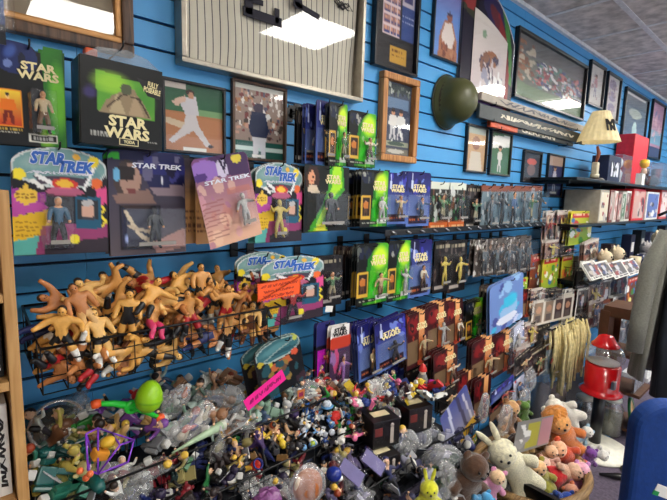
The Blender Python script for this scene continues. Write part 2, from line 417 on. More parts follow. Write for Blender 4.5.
def a_dark(seed, w=30, h=48, tint=(60,40,36)):
    c = Cv(w, h, (20,18,22), seed); c.blobs(18,[tint,(34,30,34),(12,12,16),(90,80,76)],.04,.14); c.textrow(.1,.9,.08,.05,(190,180,150)); c.rect(.1,.86,.6,.92,(180,170,160)); return c
def a_yellow(seed, w=30, h=48, c0=(226,206,50), c1=(120,170,60)):
    c = Cv(w, h, c0, seed); c.grad(c0, c1, 'd'); c.blobs(16,[(240,230,140),(200,60,50),(60,120,180),(250,250,240),(70,140,60),(230,140,60)],.04,.13,(.05,.25,.95,.9)); c.rect(.1,.05,.9,.18,(200,50,50)); c.textrow(.14,.86,.08,.06,(255,240,210)); return c
def a_sport(seed, w=30, h=42):
    c = Cv(w, h, (226,224,216), seed); c.rect(.08,.07,.92,.8,(96,92,90)); c.blobs(14,[(150,60,60),(60,70,120),(190,180,170),(40,40,44)],.05,.14,(.1,.1,.9,.75)); c.man(.5,.14,.8,(200,200,205),(190,190,200)); c.textrow(.1,.9,.87,.05,(60,50,60)); return c
def a_pack(seed, w=30, h=44):
    c = Cv(w, h, (150,120,110), seed); c.blobs(26,[(190,170,150),(110,60,60),(70,60,80),(220,215,205),(150,90,70),(50,50,60)],.05,.16); c.rect(0,0,1,.12,(200,190,180)); return c
def a_trek(seed, w=60, h=68, portrait=True):
    c = Cv(w, h, (24,22,30), seed)
    c.poly([(0,.38),(.34,.42),(.3,.6),(0,.62)],(150,50,150)); c.poly([(0,.44),(.2,.46),(.36,.56),(0,.64)],(190,80,170))
    c.poly([(0,.64),(.4,.56),(.36,.8),(0,.88)],(232,190,40)); c.poly([(0,.86),(.3,.8),(.5,1),(0,1)],(90,180,170))
    c.poly([(.28,.72),(1,.7),(1,1),(.2,1)],(150,60,110)); c.poly([(.3,.9),(1,.84),(1,1),(.3,1)],(50,40,50))
    c.poly([(.86,.36),(1,.34),(1,.5),(.9,.52)],(220,80,140)); c.line([(.9,.5),(.97,.56),(.9,.62),(.98,.68),(.91,.74)],.014,(240,220,60))
    c.ell(.5,.18,.5,.19,(206,214,212)); c.ell(.5,.18,.475,.17,(120,160,160)); c.ell(.3,.12,.24,.08,(160,190,186),-.2,.7,.8); c.ell(.75,.2,.2,.06,(96,140,150),.2,.8,.6)
    c.poly([(.2,.26),(.8,.26),(.72,.34),(.28,.34)],(70,60,76)); c.line([(.24,.25),(.4,.33)],.02,(240,240,240)); c.line([(.86,.14),(.74,.36)],.016,(240,240,240)); c.line([(.2,.31),(.3,.36)],.02,(235,235,230))
    c.ell(.53,.33,.14,.05,(210,60,50)); c.ell(.53,.33,.09,.035,(240,190,60)); c.ell(.53,.4,.2,.04,(220,110,150),0,.8)
    c.ell(.08,.25,.062,.052,(246,226,60)); c.ell(.85,.1,.06,.055,(240,216,50)); c.ell(.66,.07,.04,.03,(236,180,60)); c.ell(.88,.31,.065,.052,(236,110,50))
    c.ell(.14,.45,.11,.075,(236,196,70)); c.poly([(.1,.38),(.13,.33),(.17,.38)],(236,196,70)); c.textrow(.05,.23,.43,.012,(120,70,20)); c.textrow(.05,.23,.46,.012,(120,70,20))
    if portrait:
        c.rect(.63,.44,.92,.76,(30,90,120)); c.rect(.66,.47,.89,.67,(40,44,50)); c.ell(.77,.58,.075,.09,(214,170,150)); c.rect(.7,.63,.86,.67,(60,60,70)); c.ell(.77,.5,.07,.03,(190,190,190))
    for v in (.68,.72,.76,.8): c.textrow(.03,.24,v,.012,(160,110,20))
    c.ell(.62,.86,.055,.05,(236,220,50)); return c
def a_teal(seed, w=50, h=56):
    c = Cv(w, h, (24,26,30), seed); c.ell(.5,.18,.5,.19,(170,190,186)); c.ell(.5,.18,.47,.165,(60,110,120)); c.ell(.42,.14,.36,.08,(96,150,156),-.1,.8,.8); c.ell(.6,.25,.3,.04,(40,84,96)); c.line([(.1,.3),(.9,.1)],.012,(150,170,166))
    c.ell(.08,.3,.07,.05,(200,180,60)); c.ell(.26,.4,.07,.05,(200,190,60)); c.ell(.9,.1,.06,.05,(190,200,90)); c.poly([(.3,.42),(.7,.36),(.76,.5),(.3,.56)],(190,100,60)); c.ell(.84,.36,.08,.06,(214,90,60)); c.blobs(16,[(60,40,50),(110,80,60),(150,120,60),(40,80,90)],.04,.12,(0,.45,1,1)); return c
def a_trekdark(seed=3, w=54, h=64):
    c = Cv(w, h, (34,30,38), seed); c.grad((48,44,70),(96,86,92),'v',0,1)
    c.poly([(0,0),(1,0),(1,.3),(.5,.34),(.42,.1),(0,.06)],(28,28,78)); c.rect(.3,.1,1,.2,(38,40,110)); c.blobs(10,[(60,60,130),(30,26,60),(100,96,130)],.03,.09,(.3,0,1,.3))
    c.ell(.24,.28,.17,.19,(70,56,54)); c.ell(.27,.27,.13,.15,(176,140,124)); c.ell(.22,.2,.12,.07,(40,30,30)); c.ell(.3,.26,.02,.02,(40,20,20)); c.ell(.22,.27,.02,.02,(40,20,20)); c.ell(.28,.37,.06,.015,(120,60,60))
    c.poly([(.04,.42),(.5,.36),(.6,.5),(.1,.5)],(140,110,100)); c.ell(.08,.05,.07,.03,(60,200,50)); c.ell(.1,.23,.04,.07,(110,180,220))
    c.ell(.68,.27,.14,.012,(230,240,255),0,1,.7); c.ell(.68,.27,.02,.05,(240,245,255),0,1,.7); c.poly([(.5,.34),(1,.3),(1,.42),(.6,.42)],(150,130,140))
    c.rect(.12,.52,.66,.94,(18,16,24)); c.rect(.14,.54,.64,.92,(40,40,64)); c.line([(.2,.58),(.36,.8),(.56,.9)],.022,(216,200,170)); c.line([(.24,.72),(.5,.78),(.6,.66)],.016,(200,180,150)); c.ell(.2,.84,.02,.06,(180,200,255),0,1,.8)
    c.poly([(.5,.9),(1,.74),(1,.94),(.6,1)],(196,150,140)); return c
def a_pink(seed=4, w=54, h=72):
    c = Cv(w, h, (190,140,150), seed); c.grad((120,70,120),(226,178,150),'v',0,.9); c.poly([(.3,0),(1,0),(1,.26),(.3,.22)],(70,44,86)); c.ell(.2,.13,.24,.12,(150,110,190)); c.ell(.5,.14,.1,.11,(206,196,220)); c.poly([(.46,.06),(.53,.2),(.6,.06),(.56,.04),(.53,.12),(.5,.04)],(40,26,60))
    c.ell(.78,.05,.1,.05,(220,200,70)); c.ell(.1,.2,.12,.05,(80,50,120)); c.blobs(18,[(220,160,170),(170,110,150),(236,200,170),(196,130,120)],.03,.1,(0,.3,1,1),.6)
    for i in range(9): c.line([(.02,.5+i*.05),(.4,.48+i*.05)],.007,(150,90,90),.7)
    c.rect(.5,.36,.94,.44,(200,120,100),.5); return c
def a_woman(seed=5, w=48, h=60):
    c = Cv(w, h, (8,14,10), seed); c.poly([(.55,0),(.85,0),(.9,.35),(.62,.6),(.5,1),(.08,1),(.4,.6),(.52,.3)],(60,160,30)); c.poly([(.62,0),(.8,0),(.84,.3),(.6,.5),(.44,.8),(.34,1),(.2,1),(.45,.6),(.6,.3)],(170,230,40)); c.poly([(.3,.9),(.45,.86),(.5,1),(.25,1)],(236,240,60))
    c.ell(.17,.2,.15,.2,(56,30,22)); c.ell(.15,.18,.07,.11,(226,160,120)); c.poly([(.04,.4),(.1,.3),(.26,.3),(.34,.42)],(216,196,170)); c.ell(.13,.17,.012,.01,(30,16,16)); c.ell(.18,.17,.012,.01,(30,16,16)); c.ell(.155,.24,.03,.01,(180,60,60))
    c.rect(.5,.86,.92,.93,(16,16,16)); c.textrow(.53,.9,.88,.03,(230,230,220)); return c
def a_rackgreen(seed=6, w=60, h=84):
    c = Cv(w, h, (8,10,14), seed); c.ell(.3,.14,.32,.17,(24,40,96)); c.ell(.24,.1,.12,.07,(70,100,180),-.5,.9,.8); c.ell(.4,.16,.05,.07,(14,20,50)); c.ell(.2,.22,.06,.04,(110,130,190)); c.poly([(.3,.3),(.5,.3),(.4,.18)],(14,16,30))
    c.poly([(.66,0),(1,0),(1,1),(.6,1),(.7,.5)],(40,120,30)); c.ell(.9,.5,.18,.42,(120,210,50),0,.9,.8); c.ell(.7,.9,.16,.12,(170,220,40),0,.8,.8)
    c.rect(0,.46,.36,.82,(250,150,30)); c.grad((250,220,60),(200,50,20),'v',.46,.84,1,((c.U<.34)&(c.V>.47)&(c.V<.81)).astype(float)); c.man(.17,.5,.8,(240,120,20),(120,30,14),(250,200,120),wide=.11); c.rect(0,.82,.4,.9,(16,14,16)); c.textrow(.02,.36,.84,.02,(236,200,80)); c.textrow(.02,.3,.87,.015,(236,236,220))
    c.rect(.44,.87,.86,.96,(236,234,220)); c.rect(.46,.88,.84,.95,(20,20,20)); c.textrow(.5,.8,.9,.03,(230,230,220)); c.rect(.7,.82,.82,.86,(60,210,50)); return c
def a_boxfront(seed=7, w=64, h=68):
    c = Cv(w, h, (12,14,14), seed); c.poly([(.17,.14),(.9,.2),(.9,.64),(.18,.6)],(90,160,50)); c.ell(.35,.25,.3,.16,(160,215,60),0,.9,.9); c.ell(.75,.42,.2,.2,(70,140,50),0,.8,.9)
    c.poly([(.2,.62),(.3,.45),(.5,.3),(.62,.28),(.74,.42),(.86,.62)],(150,130,100)); c.poly([(.32,.6),(.42,.36),(.52,.6)],(186,166,130)); c.poly([(.56,.6),(.64,.34),(.76,.6)],(176,152,120)); c.ell(.53,.3,.07,.06,(84,90,66)); c.line([(.3,.55),(.5,.36),(.7,.4),(.82,.6)],.012,(70,56,44))
    c.ell(.1,.4,.1,.1,(60,50,110),.6,.9,.8); c.textrow(.1,.3,.84,.02,(220,220,210)); c.textrow(.1,.34,.88,.02,(200,200,190)); c.textrow(.8,.94,.9,.02,(210,210,200)); return c
def t_ellipse(u): return 1-.17*(1-math.sqrt(max(0, 1-(2*u-1)**2)))
def t_round(u): e = min(u, 1-u); return 1-(.05*(1-min(1, e/.07))**2)
def t_helm(u):
    a = .965+.03*math.sqrt(max(0, 1-((u-.25)/.3)**2)) if u < .56 else (.93 if u < .7 else 1.0)
    return a
GOLD = mat('title_print_cream', (240,226,170), .5, var=.05); TBLUE = mat('title_print_blue', (30,96,190), .5, var=.05); TWHITE = mat('title_print_white', (225,228,240), .5, var=.03)
TBLACK = mat('print_black', (20,18,20), .6, var=.02); TRED = mat('title_print_red', (200,60,40), .5)
SW = 'STAR\nWARS'
# style: (art fn, card size, title (text,u,v,w,h,mat,shear), blister (u0,v0,u1,v1,depth), outline)
STY = {
 'green': (a_green, (.152,.228), (SW,.66,.27,.5,.17,GOLD,0), (.4,.42,.97,.93,.028), t_round),
 'blue': (a_blue, (.152,.228), (SW,.5,.3,.62,.15,GOLD,0), (.15,.4,.92,.93,.03), t_round),
 'red': (a_red, (.152,.228), (SW,.68,.27,.5,.13,GOLD,0), (.42,.36,.94,.93,.03), t_round),
 'orange': (a_orange, (.152,.228), None, (.08,.2,.92,.8,.04), None),
 'dark': (a_dark, (.152,.228), None, (.12,.25,.88,.88,.03), t_round),
 'yellow': (a_yellow, (.152,.228), None, None, None),
 'sport': (a_sport, (.15,.2), None, None, None),
 'pack': (a_pack, (.15,.2), None, (.08,.14,.92,.94,.02), None),
 'trek': (a_trek, (.215,.245), ('STAR TREK',.5,.14,.62,.1,TBLUE,.25), (.26,.42,.62,.96,.03), t_ellipse),
 'tealtrek': (a_teal, (.215,.245), None, None, t_ellipse),
 'trekdark': (a_trekdark, (.21,.25), ('STAR TREK',.62,.135,.66,.05,TWHITE,.1), (.1,.5,.98,.96,.035), t_round),
 'pink': (a_pink, (.17,.23), ('STAR TREK',.56,.275,.84,.045,TWHITE,0), (.5,.4,.92,.86,.03), t_round),
 'woman': (a_woman, (.17,.22), (SW,.62,.2,.36,.14,GOLD,0), (.06,.36,.98,.96,.03), None),
 'rack': (a_rackgreen, (.17,.25), ('STAR\nWARS',.62,.26,.6,.17,GOLD,0), (.42,.42,.88,.9,.03), t_helm),
}
_C = {}
GRYS = dict(torso=(96,104,110), arm=(80,88,96), pelvis=(60,66,72), shin=(50,54,60), skin=(150,130,116), hair=(50,46,46), head=(140,124,112))
SCH = [dict(torso=(60,90,130), arm=(60,90,130), pelvis=(24,24,28), shin=(20,20,22)), dict(torso=(180,160,120), arm=(180,160,120), pelvis=(110,80,50), shin=(60,44,30)),
       dict(torso=(176,176,172), arm=(170,170,166), pelvis=(150,150,150), shin=(166,166,160), head=(186,184,178), hair=(150,150,146)), dict(torso=(40,42,46), arm=(36,38,42), pelvis=(30,30,34), shin=(20,20,22), head=(50,50,54), hair=(24,24,28)),
       dict(torso=(120,90,60), arm=(200,190,170), pelvis=(70,56,40), shin=(40,30,24)), dict(torso=(70,110,70), arm=(90,120,80), pelvis=(150,140,110), shin=(60,50,40)),
       dict(torso=(150,40,40), arm=(150,40,40), pelvis=(40,30,40), shin=(30,20,20)), dict(torso=(196,176,80), arm=(196,176,80), pelvis=(180,160,70), shin=(170,150,60), head=(200,180,90), hair=(190,170,80))]
def blister_mesh(w, h, d, key):
    k = ('bl', round(w, 4), round(h, 4), d)
    if k not in _C:
        i = min(w, h)*.1; m = MB(); a = w/2; b = w/2-i
        m.add([(-a,0,0),(a,0,0),(a,0,h),(-a,0,h),(-b,-d,i),(b,-d,i),(b,-d,h-i),(-b,-d,h-i)], [(4,5,6,7),(0,1,5,4),(1,2,6,5),(2,3,7,6),(3,0,4,7)])
        _C[k] = m.mesh('blister', BLIS)
    return _C[k]
def card(desc, rect, d, style, seed=0, tilt=0, zone=None, group=None, cat='carded toy', name='carded_action_figure', fig=None, detail=True, yaw=0, letter=True, sch=None, lab=None):
    fn, (cw, ch), title, bl, top = STY[style]
    x0, y0, x1, y1 = rect; ym, xm = (y0+y1)/2, (x0+x1)/2
    W = at(x1, ym, d).x-at(x0, ym, d).x; zt = at(xm, y0, d).z; zb = at(xm, y1, d).z; H = zt-zb; X = at(xm, ym, d).x
    t = thing(name, desc, cat, (X, -d, zb), (0, math.radians(tilt), math.radians(yaw)), group, zone)
    if tilt:      # tilt about the sheet's centre
        a = math.radians(tilt); t.location = (X-math.sin(a)*H/2, -d, zb+H/2-math.cos(a)*H/2)
    if H < .26 and W > .01: t.scale = (W/cw, 1, H/ch)
    else: t.scale = (W/cw, 1, H/ch)
    k = ('card', style, seed)
    if k not in _C: _C[k] = art_grid('backing_card', cw, ch, fn(seed), top=top, back=CARDBACK)
    c = link('backing_card', _C[k], t)
    if style == 'trek' and letter:
        for s_, u_, v_, w_, h_ in (('STAR',.36,.105,.36,.115), ('TREK',.66,.17,.4,.11)):
            lettering(s_, c, (u_-.5)*cw, (1-v_)*ch, w_*cw*1.03, h_*ch*1.14, TWHITE, y=-.0024, shear=.25, bold=.09, name='title_outline')
            lettering(s_, c, (u_-.5)*cw, (1-v_)*ch, w_*cw*.97, h_*ch, TBLUE, y=-.003, shear=.25, bold=.05)
        marks(c, -.02*cw, (1-.235)*ch, .6*cw, .03*ch, TWHITE, y=-.0028, seed=5, dens=18, name='subtitle')
    elif title and letter: lettering(title[0], c, (title[1]-.5)*cw, (1-title[2])*ch, title[3]*cw, title[4]*ch, title[5], y=-.0028, shear=title[6])
    if bl and detail:
        u0, v0, u1, v1, dd = bl; bw, bh = (u1-u0)*cw, (v1-v0)*ch; bx, bz = ((u0+u1)/2-.5)*cw, (1-v1)*ch
        b = link('blister', blister_mesh(bw, bh, dd, style), t, (bx, -.0022, bz))
        pose = fig if fig is not None else [0,1,7,2][seed % 4]; s = sch or SCH[seed % len(SCH)]
        fh = bh*.98; g = link('toy_figure', fig_mesh(pose, s, .95 if False else 1.0), t, (bx, -.003-dd*.45, bz+bh*.05-poses_zmin(pose, 1.0)*fh), None, fh/1.05)
        g.scale = (min(fh*1.05, bw*1.9), min(fh/1.05, .09), fh/1.05)
        kk = ('ins', style)
        if kk not in _C: _C[kk] = MB().box((0,-.001,.006), (bw*.55,.002,.009)).mesh('label_insert', mat('insert_grey', (150,146,140), .6))
        link('label_insert', _C[kk], t, (bx, -dd-.0025, bz+bh*.12))
    return t
def short(d):
    q = d.split(',')[0]
    for w_ in (' with ', ' under ', ' beside ', ' tucked ', ' hanging ', ' left of ', ' right of ', ' at the end ', ' showing ', ' behind '):
        if w_ in q and len(q.split(w_)[0].split()) >= 3: q = q.split(w_)[0]
    return ' '.join(q.split()[:9])
def hook(x, d, z, desc='black wire peg hook holding a carded toy', zone='hooks'):
    k = ('hook', round(d, 2))
    if k not in _C:
        m = MB().tube([(0,0,.0),(0,-d*.96,.0),(0,-d-.012,.004),(0,-d-.018,.016)], .0022, 6)
        _C[k] = m.mesh('peg_hook', BLACKW); _C[k, 'p'] = MB().box((0,-.004,0),(.03,.006,.05),bev=.002).mesh('hook_plate', BLACKW)
    o = link('peg_hook', _C[k], None, (x, -.001, z)); tag(o, desc, 'hook', 'peg hooks on the slat wall', zone); link('hook_plate', _C[k, 'p'], o)
    return o
def stack(desc, rect, d, style, seed=0, n=2, gap=.016, hk=True, behind=None, jitter=2, **kw):
    """the front card on a hook and the cards hanging behind it on the same hook"""
    t = card(desc, rect, d, style, seed, **kw)
    k2 = {k: v for k, v in kw.items() if k not in ('lab', 'fig', 'sch')}
    for i in range(1, n+1):
        b = copy_tree(t); b.location = t.location+Vector((R.uniform(-.004,.004), gap*i, R.uniform(-.004,.003)))
        b.rotation_euler = (0, t.rotation_euler.y+math.radians(R.uniform(-jitter, jitter)), math.radians(R.uniform(-3, 3)))
        for ch in list(b.children):
            if not ch.name.startswith('backing'):
                bpy.data.objects.remove(ch)
            else:
                for g in list(ch.children): bpy.data.objects.remove(g)
        nth = {1: 'next card', 2: 'third card', 3: 'fourth card', 4: 'fifth card'}[i]
        tag(b, f'{nth} behind the {short(desc)}', t['category'], t.get('group'))
        AUTO.append((b, b['label'], t.get('zone', 'wall')))
    if hk:
        top = t.location.z+(at((rect[0]+rect[2])/2, rect[1], d).z-t.location.z)
        hook(t.location.x, d+.004, top-.012, f'black wire peg hook through the {short(desc)}')
    return t
# ------------------------------------------------------------------ the room
CEIL = CAMZ+1.17; X0, X1, Y1 = -1.6, 9.4, -4.6
blue = mat('slat_paint_blue', (70,156,216), .42, var=.07, scale=3)
groove = mat('groove_dark', (14,24,44), .8)
wm = MB(); wm.cur = 1; wm.box(((X0+X1)/2, .019, CEIL/2), (X1-X0, .008, CEIL)); wm.cur = 0
g0 = CAMZ+.6339; k0 = int(math.floor((g0-CEIL)/.0762)); zs = sorted(g0-.0762*k for k in range(k0, 40) if 0 < g0-.0762*k < CEIL+.05)
edges = [-.03]+zs+[CEIL+.05]
for a, b in zip(edges, edges[1:]):
    lo, hi = max(0, a+.0042), min(CEIL, b-.0042)
    if hi-lo > .004:
        for s0, s1 in ((X0, .27), (.2715, 2.709), (2.7105, 5.149), (5.15, X1)): wm.box(((s0+s1)/2, .0075, (lo+hi)/2), (s1-s0, .015, hi-lo))
struct('wall_back', wm, [blue, groove])
cream = mat('wall_paint_cream', (196,190,178), .7, scale=2)
struct('wall_left', MB().box((X0-.03, Y1/2, CEIL/2), (.06, -Y1, CEIL)), cream)
struct('wall_right', MB().box((X1+.03, Y1/2, CEIL/2), (.06, -Y1, CEIL)), mat('wall_paint_pale_blue', (120,170,205), .6, scale=2))
struct('wall_front', MB().box(((X0+X1)/2, Y1-.03, CEIL/2), (X1-X0, .06, CEIL)), mat('wall_paint_pale', (205,200,190), .7, scale=2))
fm = mat('carpet_plum_grey', (92,82,98), .95, var=.3, scale=60, bump=.6)
struct('floor', MB().box(((X0+X1)/2, Y1/2, -.03), (X1-X0, -Y1, .06)), fm)
# drop ceiling: square tiles on a white grid, the lamps fill single cells
cellx, celly, GX, GD = .61, .61, 1.72-.61*6, 1.02-.61*2
tile = mat('ceiling_tile_speckled', (214,208,204), .9, var=.32, scale=14, bump=.5); tbar = mat('ceiling_grid_white', (232,234,236), .5)
lamps = {(6, 2), (4, 4)}  # columns, rows counted from GX and GD
LP = [(6,2),(10,2)]
LAMPS = [(2.025,1.325),(.725,2.235),(4.465,1.325),(5.62,1.02),(7.6,1.5),(3.3,3.1),(5.9,3.4),(-.7,3.5),(8.5,3.6)]  # leading panels follow the glass reflections, the later ones are added for light
cm = MB(); 
for i in range(0, 19):
    for j in range(0, 8):
        if (i, j) in LP: continue
        x = GX+i*cellx; dd = GD+j*celly; xa, xb = max(X0, x+.006), min(X1, x+cellx-.006); da, db = max(0, dd+.006), min(-Y1, dd+celly-.006)
        if xb-xa > .03 and db-da > .03: cm.box(((xa+xb)/2, -(da+db)/2, CEIL+.008), (xb-xa, db-da, .016))
cm.cur = 1
for i in range(0, 20):
    x = GX+i*cellx
    if X0 < x < X1: cm.box((x, Y1/2, CEIL-.003), (.032, -Y1, .004))
for j in range(0, 9):
    dd = GD+j*celly
    if 0 < dd < -Y1: cm.box(((X0+X1)/2, -dd, CEIL-.0025), (X1-X0, .032, .004))
cm.box(((X0+X1)/2, Y1/2, CEIL+.03), (X1-X0, -Y1, .02))
struct('ceiling', cm, [tile, tbar])
LAMPE = mat('lamp_diffuser', (255,255,255), .5, emit=(255,250,240), es=12)
for n, (x, dd) in enumerate(LAMPS):
    t = thing('ceiling_light', 'square flat ceiling light panel with a white frame', 'ceiling light', (x, -dd, CEIL-.012), group='square ceiling lights', zone='wall')
    fr = MB()
    for s in (-1, 1): fr.box((s*.285, 0, -.002), (.03, .6, .012)); fr.box((0, s*.285, -.002), (.54, .03, .012))
    fr.build('light_frame', tbar, t); MB().box((0,0,.002), (.54,.54,.006)).build('diffuser', LAMPE, t)
struct('trim_1', MB().box(((X0+X1)/2, -.012, CEIL-.012), (X1-X0, .024, .024)), tbar)

# ------------------------------------------------------------------ framed pictures
def frame_rect(x0, x1, z0, z1, fw, dep, fm_, desc, cv, zone='wall', matw=0, matcol=None, name='framed_photograph', cat='framed picture', glass=True, group=None, lip=None, inner=None, y=0, depart=.006):
    cx, cz = (x0+x1)/2, z0; w, h = x1-x0, z1-z0
    t = thing(name, desc, cat, (cx, -.001-y, cz), zone=zone, group=group)
    f = MB()
    for a, b, c, d in ((0, 0, w, fw), (0, h-fw, w, fw), (-w/2+fw/2, fw, fw, h-2*fw), (w/2-fw/2, fw, fw, h-2*fw)):
        f.box((a, -dep/2, b+d/2), (c, dep, d), bev=fw*.2)
    f.build('frame', fm_, t)
    iw = fw
    if lip:
        g = MB(); lw = lip[0]
        for a, b, c, d in ((0, fw, w-2*fw, lw), (0, h-fw-lw, w-2*fw, lw), (-w/2+fw+lw/2, fw+lw, lw, h-2*fw-2*lw), (w/2-fw-lw/2, fw+lw, lw, h-2*fw-2*lw)):
            g.box((a, -dep*.4, b+d/2), (c, dep*.8, d), bev=lw*.25)
        g.build('inner_lip', lip[1], t); iw += lw
    if matw:
        m = MB().box((0, -.004, h/2), (w-2*iw, .003, h-2*iw)); m.build('mat_board', matcol, t)
    pw, ph = w-2*iw-2*matw, h-2*iw-2*matw
    if cv is not None: link('print', art_grid('print', pw, ph, cv, PHOTO, th=.001), t, (0, -.0062, iw+matw))
    if glass: MB().add([(-w/2+iw, -dep*.55, iw), (w/2-iw, -dep*.55, iw), (w/2-iw, -dep*.55, h-iw), (-w/2+iw, -dep*.55, h-iw)], [(0,1,2,3)]).build('glass', GLASS, t)
    return t
def pxframe(l, r, t_, b, fw, dep, *a, **k):
    ym = (t_+b)/2; xm = (l+r)/2
    return frame_rect(at(l, ym, dep).x, at(r, ym, dep).x, at(xm, b, dep).z, at(xm, t_, dep).z, fw, dep, *a, **k)
FBLK = mat('frame_black', (22,20,22), .3); FDKW = wood('frame_dark_walnut', (52,34,26), (112,80,56), 5); FGOLD = mat('frame_gold', (186,132,72), .4, .25); FSIL = mat('frame_brushed_silver', (168,160,146), .35, .7)
FOAK = wood('frame_oak', (150,92,44), (206,146,80), 6); MATG = mat('mat_board_taupe', (142,128,106), .8); MATW = mat('mat_board_white', (226,222,212), .8); MATB = mat('mat_board_black', (26,24,26), .7)
# large frame at upper left
w = Cv(60, 50, (196,176,140), 1); w.rect(.1,0,.9,.9,(150,140,120)); w.blobs(20,[(120,110,90),(170,160,140),(90,84,74)],.04,.1,(.12,.1,.88,.8))
z0 = at(135,57,.035).z
t = frame_rect(-.12, at(135,50,.035).x, z0, z0+.62, .03, .035, FDKW, 'large dark wood frame with gilt inner edge and taupe mat at the upper left', w, matw=.13, matcol=MATG, lip=(.016, FGOLD))
# pinstripe jersey case
def stripes():
    m = bpy.data.materials.new('pinstripe_jersey_cloth'); m.use_nodes = True; nt = m.node_tree; b = nt.nodes['Principled BSDF']; b.inputs['Roughness'].default_value = .85
    tc = nt.nodes.new('ShaderNodeTexCoord'); sp = nt.nodes.new('ShaderNodeSeparateXYZ'); nt.links.new(tc.outputs['Object'], sp.inputs[0])
    nz = nt.nodes.new('ShaderNodeTexNoise'); nz.inputs['Scale'].default_value = 3; nt.links.new(tc.outputs['Object'], nz.inputs[0])
    sc1 = nt.nodes.new('ShaderNodeMath'); sc1.operation = 'MULTIPLY_ADD'; sc1.inputs[1].default_value = .03; nt.links.new(nz.outputs[0], sc1.inputs[0]); nt.links.new(sp.outputs[0], sc1.inputs[2])
    md = nt.nodes.new('ShaderNodeMath'); md.operation = 'PINGPONG'; md.inputs[1].default_value = .0125; nt.links.new(sc1.outputs[0], md.inputs[0])
    lt = nt.nodes.new('ShaderNodeMath'); lt.operation = 'LESS_THAN'; lt.inputs[1].default_value = .0016; nt.links.new(md.outputs[0], lt.inputs[0])
    mx = nt.nodes.new('ShaderNodeMix'); mx.data_type = 'RGBA'; mx.inputs[6].default_value = (*lin((206,200,182)), 1); mx.inputs[7].default_value = (*lin((54,52,62)), 1)
    nt.links.new(lt.outputs[0], mx.inputs[0]); nt.links.new(mx.outputs[2], b.inputs['Base Color']); return m
jx0, jx1 = at(181,30,.05).x, at(364,50,.05).x; jz0 = (at(182,57,.05).z+at(359,105,.05).z)/2; jw, jh = jx1-jx0, .86
jt = frame_rect(jx0, jx1, jz0, jz0+jh, .016, .055, FSIL, 'wide silver framed case holding a cream pinstripe baseball jersey', None, name='framed_jersey', cat='framed jersey', matw=.01, matcol=mat('case_lining', (120,112,96), .8))
m = MB(); nx, nz = 70, 40
vs = []
for j in range(nz):
    for i in range(nx):
        u, v = i/(nx-1), j/(nz-1); vs.append(((u-.5)*(jw-.05), -.017-.004*math.sin(u*30+math.sin(v*3)*2)-.004*math.sin(u*11-v*6)-.003*math.sin(v*9+u*4), .02+v*(jh-.04)))
m.add(vs, [(j*nx+i, j*nx+i+1, (j+1)*nx+i+1, (j+1)*nx+i) for j in range(nz-1) for i in range(nx-1)], True)
m.build('jersey', stripes(), jt)
NAVY = mat('applique_navy', (34,32,44), .8); lb = MB(); tan = MB()
def loc_on(t, px, py, d): p = at(px, py, d); return p.x-t.location.x, p.z-t.location.z
ax, az = loc_on(jt, 263, 10, .03)
for (a, b, c, d) in ((-.055,.11,.03,.26), (0,-.012,.15,.03), (-.03,.03,.06,.018), (.055,.005,.02,.05)): lb.box((ax+a, -.0300, az+b-.01), (c, .004, d), bev=.003)
bx, bz = loc_on(jt, 300, 4, .03); lb.box((bx-.02, -.0300, bz+.06), (.035,.004,.16), rot=(0,-.2,0), bev=.003); lb.box((bx+.03, -.0300, bz-.012), (.12,.004,.02), rot=(0,.15,0), bev=.003)
lb.build('lettering', NAVY, jt)
sx, sz = loc_on(jt, 343, 6, .03); sg = MB()
pts = [(sx+.035*math.sin(k*1.3)+k*.004-.03, -.031, sz+.015*math.cos(k*1.9)) for k in range(14)]; sg.tube(pts, .0022, 5); sg.build('signature', TBLACK, jt)
# stamp sheet plaque
c = Cv(46, 84, (30,28,32), 2); c.rect(.2,.02,.62,.72,(226,206,206)); c.rect(.66,.02,.98,.72,(46,70,130)); c.rect(.66,.05,.96,.42,(190,180,190)); c.ell(.81,.2,.1,.1,(206,150,120)); c.rect(.7,.28,.92,.38,(60,60,110)); c.textrow(.68,.96,.5,.015,(210,210,230)); c.textrow(.68,.96,.55,.015,(210,210,230))
for i in range(5):
    for j in range(8): c.rect(.22+i*.08,.03+j*.086,.285+i*.08,.1+j*.086,(150,110,120)); c.ell(.252+i*.08,.055+j*.086,.02,.018,(214,160,130)); c.rect(.23+i*.08,.08+j*.086,.28+i*.08,.098+j*.086,(60,70,130))
c.rect(.4,.8,.8,.94,(190,146,50)); c.textrow(.44,.76,.83,.02,(90,50,20)); c.textrow(.44,.76,.87,.02,(90,50,20))
x0, x1 = at(376,30,.03).x, at(420,30,.03).x; z0 = at(398,71,.03).z
frame_rect(x0, x1, z0, z0+.5, .012, .03, FBLK, 'black framed stamp sheet with a small gold plate under the stamps', c)
# portrait with purple sky
c = Cv(34, 66, (110,110,190), 3); c.grad((150,110,170),(110,150,215),'v',0,.5); c.poly([(.2,1),(.25,.7),(.4,.55),(.7,.55),(.9,.75),(.92,1)],(176,120,90)); c.poly([(.3,.75),(.42,.58),(.66,.56),(.8,.72),(.72,.85),(.4,.85)],(226,214,206)); c.ell(.58,.5,.1,.06,(150,96,80)); c.ell(.58,.46,.1,.03,(50,40,70)); c.blobs(10,[(150,90,70),(190,140,110),(120,70,60)],.04,.08,(.25,.8,.9,1))
x0, x1 = at(434,30,.02).x, at(463,30,.02).x; z0 = at(448,61,.02).z
frame_rect(x0, x1, z0, z0+.42, .008, .02, FBLK, 'slim black framed photo of a seated player against a purple sky', c)
